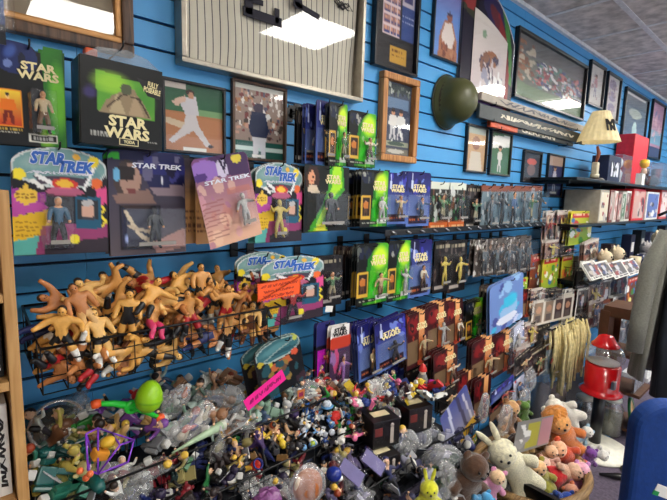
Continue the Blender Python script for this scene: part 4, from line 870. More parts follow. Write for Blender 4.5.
# ------------------------------------------------------------------ bookcase at the left edge
PINE = wood('bookcase_pine', (176,128,72), (206,162,104), 5)
def bookcase():
    xr = .082; d = .31; x0 = -.75; top = CAMZ-.01
    t = thing('bookcase', 'pale pine bookcase at the left edge holding books and discs', 'bookcase', ((x0+xr)/2, -.01, 0), zone='wall')
    cx = (x0+xr)/2
    for s, xx in ((1, xr-.009), (-1, x0+.009)): MB().box((xx-cx, -d/2, top/2), (.02, d-.02, top), bev=.002).build('side_panel', PINE, t)
    for k, z in enumerate((.06, .42, CAMZ-.66, CAMZ-.40, CAMZ-.22+.0, top-.012)):
        MB().box((0, -d/2, z), (xr-x0-.04, d-.02, .018), bev=.001).build('shelf', PINE, t)
    MB().box((0, -.006, top/2), (xr-x0-.04, .006, top-.02)).build('back_board', PINE, t)
    sh = [CAMZ-.66, CAMZ-.40, CAMZ-.22]
    cols = [[((232,230,226),.026,'white'),((236,236,232),.022,'pale grey'),((40,40,60),.02,'navy'),((150,40,36),.02,'red')], [((18,20,22),.022,'black'),((28,30,36),.026,'charcoal'),((150,36,30),.02,'red'),((210,190,150),.024,'tan')], [((150,30,26),.026,'red'),((190,170,60),.014,'yellow'),((60,60,70),.024,'grey'),((120,50,40),.024,'brown')]]
    hs = [.2, .155, .155]
    for z, cl, h in zip(sh, cols, hs):
        x = xr-.024
        for k in range(7):
            c, w, nm = cl[k % 4]; hh = h*(1-.04*(k % 3)); row = ['bottom visible', 'middle', 'top'][sh.index(z)]
            b = thing('book', f'{nm} upright book on the {row} shelf of the pine bookcase', 'book', (x-w/2, -.03, z+.0092), group='books in the pine bookcase', zone='wall')
            MB().box((0,-.125,hh/2), (w*.94,.24,hh), bev=.002).build('cover', mat('book_'+nm.replace(' ','_'), c, .5), b)
            MB().box((w*.1,-.125,hh/2+.002), (w*.7,.232,hh-.002)).build('pages', WHITEP, b)
            if k < 3: marks(b, 0, hh*.5, hh*.75, w*.45, TWHITE if c[0] < 120 else TBLACK, y=-.2465, name='spine_lettering', ry=PI/2, seed=80+k)
            x -= w+.001
bookcase()
p = at(-1,18,.3)
t = thing('carded_toy', 'glossy navy package hanging above the bookcase at the upper left corner', 'carded toy', (at(-14,18,.22).x, -.22, at(0,44,.22).z), zone='wall')
c = Cv(20,40,(28,50,120),31); c.grad((60,130,200),(20,30,70),'v'); c.rect(0,.8,1,1,(16,20,30)); link('backing_card', art_grid('backing_card', at(5,18,.22).x-at(-33,18,.22).x, .2, c, back=CARDBACK, top=t_round), t)
MB().box((-.0,-.012,.09),(.09,.02,.14),bev=.006).build('blister', BLIS, t)
# ------------------------------------------------------------------ wire baskets on the wall
def wire_basket(desc, xa, xb, d0, d1, zr, fh, bh, zone='wall', liner=None):
    """front rim height zr, front panel height fh, the floor slopes up to the back by bh"""
    t = thing('wire_basket', desc, 'basket', ((xa+xb)/2, -.004, zr-fh), zone=zone); L = xb-xa; h = L/2
    r = MB(); r.tube([(-h,-d0,fh+bh),(-h,-d1,fh),(h,-d1,fh),(h,-d0,fh+bh),(-h,-d0,fh+bh)], .0032, 6); r.build('rim', BLACKW, t)
    f = MB(); n = int(L/.045)
    for k in range(n+1): x = -h+L*k/n; f.tube([(x,-d1,fh),(x,-d1,0)], .0013, 4)
    for z in (fh*.36, fh*.68, 0): f.tube([(-h,-d1,z),(h,-d1,z)], .0014, 4)
    f.build('front_grid', BLACKW, t)
    b = MB()
    for k in range(n+1): x = -h+L*k/n; b.tube([(x,-d1,0),(x,-d0,bh*.3)], .0015, 4)
    for k in range(7): u = k/6; b.tube([(-h,-d1+(d1-d0)*u,bh*.3*u),(h,-d1+(d1-d0)*u,bh*.3*u)], .0015, 4)
    b.build('floor_grid', BLACKW, t)
    for s in (-1, 1):
        e = MB()
        for k in range(6): u = k/5; e.tube([(s*h,-d1+(d1-d0)*u,fh+bh*u),(s*h,-d1+(d1-d0)*u,bh*.3*u)], .0015, 4)
        for u in (.3, .7): e.tube([(s*h,-d1+(d1-d0)*u,fh+bh*u),(s*h,-d1+(d1-d0)*u,bh*.3*u)], .0015, 4)
        e.tube([(s*h,-d1,fh*.5),(s*h,-d0,(fh+bh+bh*.3)/2)], .0015, 4).build('end_grid', BLACKW, t)
    g = MB()
    for k in range(n+1): x = -h+L*k/n; g.tube([(x,-d0,fh+bh),(x,-d0,bh*.3)], .0014, 4)
    g.build('back_grid', BLACKW, t)
    for s in (-.7, .1, .7): MB().box((s*h,-d0/2,fh+bh-.01),(.014,d0,.06)).build('wall_bracket', BLACKP, t)
    if liner: MB().add([(-h+.004,-d1+.004,.003),(h-.004,-d1+.004,.003),(h-.004,-d0-.004,.003+bh*.3),(-h+.004,-d0-.004,.003+bh*.3)], [(0,1,2,3)]).build('liner', liner, t)  # added dark sheet under the heap, standing in for shade
    return t
GAPDARK = mat('gap_shade_dark', (24,28,36), .8)  # shade in the gaps between toys, put into a dark sheet colour
ZR1 = at(179,324,.3).z
wire_basket('long black wire basket heaped with toy wrestlers', at(40,348,.3).x, at(280,306,.3).x, .012, .3, ZR1, .1, .03)
TAN = [(226,168,84),(210,150,80),(190,124,72),(232,184,108)]
def wrestler(px, py, d, rot, pose, trunks, boots, torso=None, arm=None, skin=None, size=.142, tilt=0, yaw=0, hair=(40,28,22), desc=None, bulk=1.25):
    skin = skin or TAN[R.randrange(4)]
    cn = {(20,20,22):'black',(170,26,34):'red',(26,40,96):'navy',(214,60,110):'pink',(230,228,220):'white',(200,160,60):'yellow',(60,60,64):'grey',(120,50,130):'purple',(40,110,60):'green',(110,66,40):'brown'}
    s = dict(skin=skin, pelvis=trunks, thigh=trunks if pose in (0,3,7) and R.random() < .5 else skin, shin=boots, foot=boots, hair=hair)
    if torso: s['torso'] = torso
    if arm: s['arm'] = arm
    pw = ['standing stiffly','flexing both arms','with one arm out','stepping','with arms raised','crouching','with arms spread','twisting'][pose]
    lay = 'upright' if abs(rot) < 35 else ('lying on its side' if abs(rot) < 125 else 'upside down')
    sk = {0:'golden tan',1:'tan',2:'brown-skinned',3:'pale tan'}[TAN.index(skin)] if skin in TAN else 'dark-clad'
    lay = lay.replace('lying on its side','lying'); dsc = desc or (f'{sk} toy wrestler, {cn.get(torso)+" top, " if torso else ""}{cn.get(trunks,"skin coloured")} trunks, {pw}, {lay}')
    t = thing('wrestling_figure', dsc, 'toy figure', zone='wall', group='toy wrestlers heaped in the basket')
    p = at(px, py, d); Mr = Euler((math.radians(tilt), 0, math.radians(yaw))).to_matrix(); Mr = Matrix.Rotation(math.radians(rot), 3, 'Y') @ Mr
    t.matrix_world = Matrix.Translation(p - Mr @ Vector((0,0,.5*size))) @ Mr.to_4x4()
    b = link('body', fig_mesh(pose, s, bulk), t, scale=size)
    if pose in (1,2,4,6) and not torso and R.random() < .5:
        if 'belt' not in _C: _C['belt'] = MB().lathe([(.074,-.012),(.078,-.01),(.078,.012),(.074,.014)], 14, c=(0,0,.53)).mesh('belt', mat('belt_black', (24,22,22), .4))
        link('belt', _C['belt'], t, scale=size)
    return t
K, RD, NV, PK, WH, YL, GY, PU, GR, BR = (20,20,22),(170,26,34),(26,40,96),(214,60,110),(230,228,220),(200,160,60),(60,60,64),(120,50,130),(40,110,60),(110,66,40)
for a in [(52,326,.22,78,0,NV,NV,NV,NV,(30,44,90)), (62,336,.29,4,6,K,WH), (84,312,.28,-18,0,(222,178,116),K), (104,290,.2,66,2,(214,164,98),(214,164,98)), (120,290,.18,-40,4,K,K), (128,318,.29,6,0,K,K,K),
          (147,303,.28,30,5,(214,164,98),K), (153,285,.2,-75,7,RD,RD,RD,RD), (152,322,.27,20,5,PK,PK), (176,302,.26,-60,3,K,GY), (201,288,.22,2,0,K,K), (190,316,.28,-6,3,RD,K), (226,308,.28,2,1,RD,(214,164,98)),
          (240,306,.25,12,1,(200,146,92),K), (212,300,.22,-14,1,K,WH), (168,335,.28,100,3,K,K,K), (100,338,.29,-8,0,K,WH), (122,352,.29,70,6,(214,164,98),WH), (150,350,.28,-84,2,K,K), (178,322,.27,40,5,BR,K), (202,338,.27,85,0,NV,NV,NV,None),
          (76,356,.28,170,6,K,WH), (56,360,.28,150,5,RD,K), (92,364,.28,60,5,K,RD), (226,334,.27,20,3,K,WH), (250,324,.28,10,0,BR,BR,BR), (262,322,.28,-12,0,K,K,K,K), (272,318,.24,5,1,(214,164,98),K), (70,304,.2,-70,4,K,K), (138,278,.14,100,6,K,K), (172,284,.16,60,4,(200,146,92),K), (184,292,.2,-30,6,K,RD), (245,296,.18,-20,2,K,K,K), (160,308,.22,110,2,(222,178,116),WH), (112,310,.24,50,4,K,K), (93,300,.22,-30,1,(214,164,98),K)]:
    a = list(a)+[None]*(10-len(a)); wrestler(*a[:7], torso=a[7], arm=a[8], skin=a[9], tilt=R.uniform(-14,14), yaw=R.uniform(-35,35))
for i in range(54):
    px = R.uniform(52, 270); rim = 348-.179*(px-42); d = R.uniform(.08,.26); py = rim+R.uniform(-22, 30)-(.3-d)*60
    wrestler(px, py, d, R.uniform(-170,170), R.randrange(8), R.choice([K,K,RD,NV,TAN[0],TAN[1],WH,GY,BR]), R.choice([K,K,WH,BR,TAN[0]]), torso=R.choice([None]*5+[K,NV,RD,GY]), tilt=R.uniform(-40,40), yaw=R.uniform(-90,90))
# ------------------------------------------------------------------ bins of small toys
def cname(c):
    T = {'white':(225,225,220),'black':(22,22,24),'red':(190,40,40),'green':(50,140,60),'lime green':(150,210,50),'blue':(50,90,190),'navy':(28,38,90),'yellow':(226,196,60),'orange':(226,120,44),'purple':(120,60,160),'pink':(220,110,150),'brown':(110,70,44),'grey':(120,122,126),'teal':(24,90,86),'olive':(120,116,60),'tan':(200,164,116),'light blue':(120,170,220)}
    return min(T, key=lambda k: sum((a-b)**2 for a, b in zip(T[k], c)))
def k_fig(t, c, s):
    c2 = R.choice([(230,200,170),(30,30,34),c,(220,216,210)]); sch = dict(torso=c, arm=c, pelvis=c2 if sum(c2) < 400 else (50,50,60), shin=R.choice([c,(30,30,30),(110,70,44)]), skin=(226,184,150), hair=R.choice([(40,28,20),(220,180,70),c,(150,60,30)]))
    z = poses_zmin(k_fig.p, .93); link('body', fig_mesh(k_fig.p, sch, .93), t, (0,0,-z*s*1.2), None, s*1.2)
def proto(key, fn):
    if key not in _C: _C[key] = fn()
    return _C[key]
def k_car(t, c, s):
    m = plastic(c, .25); n = m.name
    b = proto(('car', n), lambda: MB().add([(-.5,-.22,.1),(.5,-.22,.1),(.5,.22,.1),(-.5,.22,.1),(-.5,-.22,.24),(.5,-.22,.2),(.5,.22,.2),(-.5,.22,.24)], [(0,3,2,1),(4,5,6,7),(0,1,5,4),(1,2,6,5),(2,3,7,6),(3,0,4,7)]).box((-.06,0,.26),(.5,.36,.16),bev=.05).mesh('body', m))
    link('body', b, t, scale=s); w = proto('wheel', lambda: MB().lathe([(.001,-.04),(.09,-.04),(.1,-.02),(.1,.02),(.09,.04),(.001,.04)], 12, axis='Y').mesh('wheel', plastic((24,24,26))))
    for x in (-.3,.3):
        for y in (-.2,.2): link('wheel', w, t, (x*s,y*s,.09*s), None, s)
def k_robot(t, c, s):
    m = plastic(c, .3)
    link('body', proto(('rob', m.name), lambda: MB().box((0,0,.5),(.36,.22,.34),bev=.04).box((-.1,0,.18),(.13,.16,.34),bev=.03).box((.1,0,.18),(.13,.16,.34),bev=.03).mesh('body', m)), t, scale=s)
    link('head', proto('robhead', lambda: MB().box((0,0,.78),(.2,.18,.18),bev=.04).box((0,-.09,.8),(.14,.03,.05)).mesh('head', plastic((200,200,196)))), t, scale=s)
    for q in (-1, 1): link('arm', proto(('robarm', m.name), lambda: MB().box((0,0,-.14),(.11,.13,.36),bev=.03).mesh('arm', m)), t, (q*.25*s,0,.62*s), (R.uniform(-1,.3),0,q*.2), s)
def k_dino(t, c, s):
    m = plastic(c, .5)
    def mk():
        me = skin_mesh([(0,0,.4),(-.22,0,.42),(-.5,0,.3),(-.8,0,.2),(.22,0,.46),(.4,0,.66),(.55,0,.68),(-.1,.12,.2),(-.12,.13,.03),(-.1,-.12,.2),(-.12,-.13,.03),(.2,.1,.26),(.26,.1,.06),(.2,-.1,.26),(.26,-.1,.06)], [(0,1),(1,2),(2,3),(0,4),(4,5),(5,6),(1,7),(7,8),(1,9),(9,10),(4,11),(11,12),(4,13),(13,14)], [.17,.15,.08,.025,.13,.09,.07,.07,.05,.07,.05,.05,.04,.05,.04], 1)
        me.materials.append(m); return me
    link('body', proto(('dino', m.name), mk), t, scale=s)
def k_ball(t, c, s):
    link('ball', proto(('ball', plastic(c).name), lambda: MB().ell((0,0,.4),.4,16,10).mesh('ball', plastic(c, .25))), t, scale=s)
def k_animal(t, c, s):
    m = plastic(c, .5)
    link('body', proto(('anb', m.name), lambda: MB().ell((0,0,.3),(.26,.22,.3)).ell((-.2,-.1,.1),(.1,.16,.1)).ell((.2,-.1,.1),(.1,.16,.1)).mesh('body', m)), t, scale=s)
    link('head', proto(('anh', m.name), lambda: MB().ell((0,-.04,.7),(.26,.23,.22)).ell((-.2,0,.9),(.08,.04,.1)).ell((.2,0,.9),(.08,.04,.1)).mesh('head', m)), t, scale=s)
    link('muzzle', proto('anm', lambda: MB().ell((0,-.26,.64),(.1,.06,.08)).mesh('muzzle', plastic((236,226,206)))), t, scale=s)
def k_ship(t, c, s):
    m = plastic(c, .3)
    link('hull', proto(('ship', m.name), lambda: MB().tube([(-.5,0,.2),(-.3,0,.22),(.1,0,.2),(.5,0,.14)], [.1,.16,.12,.03], 8).mesh('hull', m)), t, scale=s)
    for q in (-1,1): link('wing', proto(('wing', m.name, q), lambda: MB().add([(-.3,q*.08,.18),(.2,q*.08,.18),(-.1,q*.5,.16),(-.4,q*.5,.16),(-.3,q*.08,.22),(.2,q*.08,.22),(-.1,q*.5,.18),(-.4,q*.5,.18)], [(0,1,2,3),(4,7,6,5),(0,4,5,1),(1,5,6,2),(2,6,7,3),(3,7,4,0)]).mesh('wing', plastic((190,192,196)))), t, scale=s)
def k_block(t, c, s):
    m = plastic(c, .3)
    def mk():
        b = MB().box((0,0,.18),(.7,.36,.34),bev=.03)
        for x in (-.22,0,.22):
            for y in (-.09,.09): b.lathe([(.07,.35),(.07,.41),(.001,.41)], 8, c=(x,y,0))
        return b.mesh('block', m)
    link('block', proto(('blk', m.name), mk), t, scale=s)
def crumple(seed, rx, ry, rz, n=26, m=16):
    rg = random.Random(seed); ph = [(rg.uniform(2,9), rg.uniform(2,9), rg.uniform(0,6)) for _ in range(7)]; vs = []
    for i in range(m+1):
        t = PI*i/m
        for k in range(n):
            a = 2*PI*k/n; f = 1+.07*sum(math.sin(p*a+q*t+o) for p, q, o in ph)/1.5*math.sin(t)
            sx = abs(math.sin(t))**.6; vs.append((rx*f*sx*math.cos(a), ry*f*sx*math.sin(a), rz*math.cos(t)*(1+.06*math.sin(5*a))))
    mb = MB(); mb.add(vs, [(i*n+k,(i+1)*n+k,(i+1)*n+(k+1)%n,i*n+(k+1)%n) for i in range(m) for k in range(n)], False); return mb
def k_bag(t, c, s):
    v = R.randrange(3)
    link('wrapper', proto(('bag', v), lambda: crumple(v, .42, .2, .5).mesh('wrapper', BAGM)), t, (0,0,.5*s), None, s)
    b = link('bagged_toy', proto(('bagt', plastic(c).name), lambda: MB().ell((0,0,.34),(.2,.1,.22)).ell((0,0,.62),(.12,.09,.12)).ell((-.2,0,.3),(.07,.05,.18)).ell((.2,0,.34),(.07,.05,.18)).mesh('bagged_toy', plastic(c))), t, scale=s)
def k_tin(t, c, s):
    link('jar', proto(('tin', plastic(c).name), lambda: MB().lathe([(.001,0),(.24,0),(.25,.04),(.25,.42),(.24,.46),(.001,.46)], 16).mesh('jar', plastic(c, .3))), t, scale=s)
    link('lid', proto('tinlid', lambda: MB().lathe([(.001,.46),(.26,.46),(.26,.54),(.24,.56),(.001,.56)], 16).mesh('lid', plastic((220,218,210)))), t, scale=s)
KIND = {'fig': (k_fig,'toy_figurine','toy figurine','toy figure',.085), 'car': (k_car,'toy_car','toy car','toy car',.075), 'robot': (k_robot,'toy_robot','toy robot','toy robot',.085), 'dino': (k_dino,'toy_dinosaur','rubber dinosaur','toy dinosaur',.08),
        'ball': (k_ball,'toy_ball','glossy ball','ball',.04), 'animal': (k_animal,'toy_animal','plastic animal','toy animal',.06), 'ship': (k_ship,'toy_spaceship','winged toy craft','toy',.08), 'block': (k_block,'toy_block','studded toy block','toy block',.05), 'bag': (k_bag,'bagged_toy','toy in crumpled clear wrap','bagged toy',.1), 'tin': (k_tin,'toy_pot','small lidded toy pot','toy',.06)}
def toy(kind, p, c, zone, s=None, flat=True, desc=None, group=None):
    fn, name, dn, cat, sz = KIND[kind]; s = (s or sz)*R.uniform(.85,1.15); k_fig.p = R.randrange(8)
    e = Euler((R.uniform(-1.5,1.5) if flat else R.uniform(-.3,.3), R.uniform(-1.2,1.2) if flat else R.uniform(-.3,.3), R.uniform(-3,3) if flat else R.uniform(-.7,.7)))
    t = thing(name, (desc or f'{cname(c)} {dn}'), cat, zone=zone, group=group); t.matrix_world = Matrix.Translation(p-e.to_matrix()@Vector((0,0,.3*s))) @ e.to_matrix().to_4x4(); fn(t, c, s); return t
def plane_hit(px, py, d0, z0, d1, z1):       # pile surface rising from the front edge (d1,z1) to the wall side (d0,z0)
    v = ray(px, py); a = (z0-z1)/(d0-d1)     # z = z1 + a*(d-d1), d=-y
    # CAM.z+t*v.z = z1 + a*(-(CAM.y+t*v.y)-d1)
    t = (z1-CAM.z+a*(-CAM.y-d1))/(v.z+a*v.y); return CAM+v*t
D2, D3, D4 = .28, .38, .52
def rimz(px, py, d): return at(px, py, d).z
Z2, Z3, Z4 = rimz(262,423,D2), rimz(268,468,D3), rimz(420,456,D4)
wire_basket('black wire basket full of small toys and clear bags below the wrestlers', at(26,470,D2).x, at(345,395,D2).x, .012, D2, Z2, .1, .02, liner=GAPDARK)
wire_basket('black wire basket heaped with small toys, second below the wrestlers', .06, at(392,412,D3).x, .012, D3, Z3, .1, .02, liner=GAPDARK)
wire_basket('black wire basket at knee height holding dark boxes and packs', .35, at(478,422,D4).x, .012, D4, Z4, .1, .02, liner=GAPDARK)
SU2 = (.03, Z2+.09, D2, Z2-.005); SU3 = (.2, Z3+.06, D3, Z3-.01); SU4 = (.3, Z4+.06, D4, Z4-.02)
PAL = {'teal': [(24,90,86),(30,80,60),(120,116,60),(196,180,90),(20,60,60),(200,190,130),(40,110,90)],
       'mix': [(50,140,60),(225,225,220),(190,40,40),(22,22,24),(120,122,126),(120,70,150),(200,160,100),(200,205,200),(110,70,44)],
       'silver': [(225,225,220),(170,190,180),(120,150,130),(150,110,80),(190,190,190),(90,110,100),(60,80,110)],
       'dark': [(22,22,24),(30,50,50),(225,225,220),(40,110,60),(40,30,60),(28,38,90),(120,30,40),(150,140,90),(22,22,24),(50,40,40)],
       'gold': [(200,160,60),(226,196,60),(22,22,24),(60,40,90),(190,150,110),(28,38,90),(120,90,50),(50,50,56)],
       'sky': [(225,225,220),(225,225,220),(120,170,220),(60,110,190),(236,236,232),(170,190,60),(30,60,120),(200,205,215)],
       'candy': [(190,40,40),(225,225,220),(226,196,60),(220,110,150),(40,60,130),(60,30,34),(225,225,220),(50,140,60)],
       'plum': [(60,60,90),(120,110,150),(22,22,24),(30,60,40),(150,150,170),(40,44,90),(30,30,36)]}
def fill(x0, x1, ylo, yhi, n, su, pal, zone, kinds, s=1.0, lift=.02):
    n = int(n*1.25); s *= 1.25
    for i in range(n):
        px = R.uniform(x0, x1); a, b = ylo(px), yhi(px); py = R.uniform(a, b)
        p = plane_hit(px, py, *su)
        if p.y > -.03: p.y = -.03
        p.z += R.uniform(-lift, .004); k = R.choice(kinds); toy(k, p, R.choice(PAL[pal]), zone, KIND[k][4]*s)
def L_(x0, y0, x1, y1): return lambda x: y0+(y1-y0)*(x-x0)/(x1-x0)
r2 = L_(150,466,345,392); r3 = L_(150,524,392,409)
F1 = ['fig','car','robot','dino','animal','ship','block','fig','fig','tin','car','robot','dino','animal','fig','bag']
fill(32,110, L_(32,440,110,430), L_(32,498,110,480), 34, SU2, 'teal', 'in the left bin corner', ['fig','dino','animal','robot','fig','block','ship'], .95)
fill(50,160, L_(50,408,160,400), L_(50,440,160,440), 28, SU2, 'mix', 'around the lime green egg', F1)
fill(150,240, L_(150,385,240,375), L_(150,455,240,420), 36, SU2, 'silver', 'in the middle of the toy bin', ['bag','fig','fig','ship','animal','robot','block','fig','car'])
fill(230,300, L_(230,388,300,378), L_(230,428,300,405), 24, SU2, 'silver', 'behind the pink price sign', ['fig','animal','fig','block','robot','bag'], .8)
fill(295,352, L_(295,382,352,370), L_(295,408,352,388), 20, SU2, 'mix', 'in the right end of the toy bin', F1, .8)
fill(105,245, lambda x: r2(x)+2, lambda x: min(500, r2(x)+45), 44, SU3, 'dark', 'at the second bin left', F1, .8)
fill(225,300, lambda x: r2(x)-2, lambda x: r3(x)-6, 36, SU3, 'gold', 'in the middle of the second bin', ['fig','animal','fig','robot','dino','block'], .75)
fill(300,352, lambda x: r2(x)+2, lambda x: r3(x)-2, 54, SU3, 'sky', 'in the white and blue heap', ['animal','fig','block','tin','animal','ball'], .5, .01)
fill(336,392, L_(336,392,392,384), L_(336,446,392,414), 34, SU3, 'candy', 'at the second bin right', ['animal','fig','bag','fig','robot','block'], .75)
fill(255,345, lambda x: r3(x)+4, lambda x: 500, 30, SU4, 'dark', 'in the third bin', F1, .85)
fill(330,400, lambda x: max(440, r3(x)+12), lambda x: 500, 30, SU4, 'plum', 'before the dark boxes', ['bag','car','fig','ship','block','robot','car'], .9)
fill(150,270, lambda x: max(470, r3(x)-10), lambda x: 500, 20, SU4, 'dark', 'at the very bottom edge of the bins', F1, .8)
fill(395,470, lambda x: 436-.3*(x-395), lambda x: 500, 46, SU4, 'plum', 'right of the dark boxes', ['car','fig','ship','block','robot','bag','tin'], .9)
fill(352,440, L_(352,388,440,378), L_(352,402,440,392), 26, (.03, Z3+.16, .3, Z3+.1), 'candy', 'behind the dark boxes', ['fig','animal','block','car','robot'], .7)
# single pieces that stand out in the bins
p = plane_hit(60,424,*SU2); t = thing('round_case', 'round clear lidded case with a dark toy inside, left end of bins', 'toy case', zone='wall')
t.matrix_world = Matrix.Translation(p+Vector((-.005,-.01,.0))) @ Euler((math.radians(48),math.radians(-14),0)).to_matrix().to_4x4()
MB().lathe([(.001,-.018),(.058,-.018),(.062,-.014),(.064,.0),(.064,.012),(.06,.018),(.001,.02)], 32).build('case_shell', ACRY, t)
MB().lathe([(.06,.012),(.066,.012),(.067,.018),(.061,.022),(.058,.02)], 32).build('case_rim', clear_mat('case_rim_clear', gloss=.25, haze=.35), t)
MB().lathe([(.001,-.014),(.055,-.014),(.055,.004),(.001,.006)], 28).build('insert', plastic((22,34,30)), t)
sw = MB(); [sw.box((x,0,.012),(.012,.02,.008),bev=.002) for x in (-.03,-.012,.008,.026)]; sw.box((0,0,.01),(.085,.01,.006),rot=(0,0,.12),bev=.002); sw.build('case_toy', plastic((120,130,60)), t)
p = plane_hit(147,396,*SU2)+Vector((0,0,.012)); t = thing('toy_egg', 'large lime green plastic egg standing up in the toy bin', 'toy egg', at(147,397,.24)-Vector((0,0,.038)), (0,.15,0), zone='wall')
MB().lathe([(.0001,-.005),(.016,0),(.029,.012),(.034,.03),(.032,.048),(.024,.066),(.012,.078),(.0001,.082)], 24).build('shell', plastic((150,205,30), .3), t)
MB().lathe([(.0345,.027),(.0352,.03),(.0345,.033)], 24).build('seam_band', plastic((120,180,30), .3), t)
a, b = at(96,404,.2), at(160,418,.2); mid = at(131,406,.2); t = thing('toy_launcher', 'bright green plastic toy arm with orange ends lying across the bin', 'toy', mid, zone='wall')
MB().tube([a-mid+Vector((0,0,0)), (a-mid)*.5+Vector((0,0,.004)), Vector((0,0,0)), (b-mid)*.5+Vector((0,0,.002)), b-mid], [.006,.008,.011,.008,.006], 10).build('arm', plastic((40,205,60), .3), t)
r = MB().lathe([(.008,-.006),(.017,-.006),(.019,0),(.017,.006),(.008,.006),(.008,-.006)], 20, axis='Y', c=(0,-.006,0)); r.build('ring', plastic((40,205,60), .3), t)
for q in (a, b): o = MB().lathe([(.0001,-.012),(.01,-.01),(.012,0),(.01,.01),(.0001,.012)], 14, axis='X').build('orange_tip', plastic((240,96,40), .3), t, q-mid)
# purple rod frame with orange and yellow pieces
c0 = at(106,448,.3); t = thing('rod_frame_toy', 'purple rod frame puzzle toy around yellow and orange pieces', 'toy', c0, zone='wall')
V = [at(*q)-c0 for q in ((86,434,.31),(98,428,.28),(112,433,.27),(134,440,.25),(128,462,.29),(98,474,.33),(88,470,.34),(92,455,.24),(120,445,.34),(112,470,.26))]
m = MB()
for i, j in ((0,1),(1,5),(0,6),(6,5),(5,4),(4,3),(3,2),(2,1),(7,9),(0,7),(9,4),(8,3),(8,5),(1,2),(2,8),(7,6)): m.tube([V[i],V[j]], .0022, 6)
m.build('rods', plastic((130,60,200), .3), t)
for q, cc in (((86,478,.33),(240,110,60)), ((80,471,.33),(236,120,70)), ((90,474,.35),(236,120,70))): MB().ell((0,0,0), .0075).build('orange_ball', plastic(cc, .3), t, at(*q)-c0)
MB().box((0,0,0),(.034,.026,.022),rot=(.3,.4,.2),bev=.004).build('orange_block', plastic((226,150,50), .35), t, at(100,454,.3)-c0); MB().ell((0,0,0),(.018,.016,.013)).build('yellow_dome', plastic((226,180,50), .35), t, at(108,442,.3)-c0)
def bigbag(px, py, d, rx, rz, rot, seed, desc, cols, name='clear_bag', zone='wall'):
    t = thing(name, desc, 'bagged toy', at(px,py,d), (0,math.radians(rot),0), zone=zone)
    crumple(seed, rx, rx*.45, rz, 40, 26).build('wrapper', BAGM, t)
    for i, cc in enumerate(cols):
        m = MB(); z = (i/(max(1,len(cols)-1))-.5)*rz*1.1; m.ell((R.uniform(-.3,.3)*rx,0,z),(rx*.3,rx*.2,rz*.2)).ell((R.uniform(-.4,.4)*rx,-.005,z+.01),(rx*.14,rx*.1,rz*.28),rot=(0,R.uniform(-1,1),0)); m.build('bagged_piece', plastic(cc), t)
    return t
bigbag(192,424,.24,.04,.07,62,5,'large crumpled clear bag of pale pieces in the middle of the toy bin',[(210,200,180),(190,70,60),(90,80,130),(220,210,190),(200,190,160)])
bigbag(176,402,.16,.035,.05,40,8,'smaller crumpled clear bag with a green strap behind the large bag',[(40,110,70),(200,200,190),(200,110,60)])
a, b = at(172,453,.3), at(222,425,.26); t = thing('toy_cone', 'long pale green translucent cone lying along the front of the toy bin', 'toy', a, zone='wall')
MB().tube([Vector((0,0,0)), (b-a)*.5, (b-a)*.95, b-a], [.002,.008,.014,.013], 14).build('cone', mat('cone_pale_green', (170,196,160), .25), t); MB().ell((0,0,0),(.0145,.0145,.0145)).build('cap', plastic((214,220,200)), t, b-a)
p = plane_hit(252,467,*SU3); t = thing('toy_cup', 'small red and navy plastic cup tipped over in the second bin', 'toy cup', p, (math.radians(50),.2,0), zone='wall')
MB().lathe([(.0001,0),(.011,0),(.014,.028),(.012,.028),(.0001,.004)],16).build('cup', plastic((200,50,34)), t); MB().lathe([(.014,.028),(.0155,.03),(.0155,.036),(.012,.036),(.012,.028)],16).build('cup_rim', plastic((30,40,120)), t)
for q, cc, r_, nm, ds in (((335,416,.32),(205,40,34),.02,'pompom','bright red crinkled pompom in the second bin'), ((327,404,.3),(196,206,216),.016,'toy_dome','pale grey domed toy cap above the red pompom')):
    t = thing(nm, ds, 'toy', at(*q), zone='wall'); crumple(3, r_, r_*.8, r_*.75, 24, 14).build('ball' if nm == 'pompom' else 'dome', plastic(cc, .6), t)
    if nm == 'toy_dome': MB().lathe([(.016,-.004),(.022,-.006),(.022,-.009),(.016,-.008)], 20).build('brim', plastic((90,150,200)), t)
# two black boxes
def black_box(desc, px, py, d, w, dp, h, yaw):
    p = at(px, py, d); t = thing('display_box', desc, 'box', p, (0,0,math.radians(yaw)), zone='wall')
    MB().box((0,dp/2,h/2),(w,dp,h),bev=.002).build('carton', mat('box_black_card', (22,18,20), .35), t)
    MB().box((0,dp*.45,h+.0008),(w*.6,dp*.3,.0012)).build('top_label', mat('label_cream', (214,200,160), .6), t)
    MB().box((-w*.3,-.0008,h*.62),(w*.28,.0012,h*.3)).build('front_label', mat('label_maroon', (120,44,40), .5), t)
    m = MB().box((w*.2,-.001,h*.42),(w*.12,.0014,h*.6)).ell((w*.2,-.001,h*.8),(w*.07,.002,w*.07)); m.build('printed_figure', mat('print_stone', (190,180,170), .6), t)
    MB().add([(-w/2,-.003,0),(w/2,-.003,0),(w/2,-.003,h),(-w/2,-.003,h)],[(0,1,2,3)]).build('clear_sleeve', GLASS, t)
z4 = Z4
black_box('black figure box with a cream top label, left of the two boxes', 386,447,.46,.105,.11,.095,-16)
black_box('black figure box with a cream top label, right of the two boxes', 420,432,.46,.105,.11,.095,-16)
black_box('black figure box lying lower, under the left black box', 388,480,.5,.1,.1,.08,-10)
bigbag(384,400,.38,.032,.036,10,11,'clear bag with a yellow and pink doll beside the black boxes',[(226,190,70),(220,140,150),(190,200,220)])
bigbag(372,388,.36,.022,.03,0,12,'clear twisted bag top with pale pink contents',[(220,170,170)])
bigbag(405,393,.4,.03,.03,60,13,'clear bag with a pink and white plush toy behind the right black box',[(220,90,110),(236,226,222)])
t = thing('gnome_figure', 'small doll with a red pointed cap and white face', 'toy figure', at(422,384,.4), zone='wall')
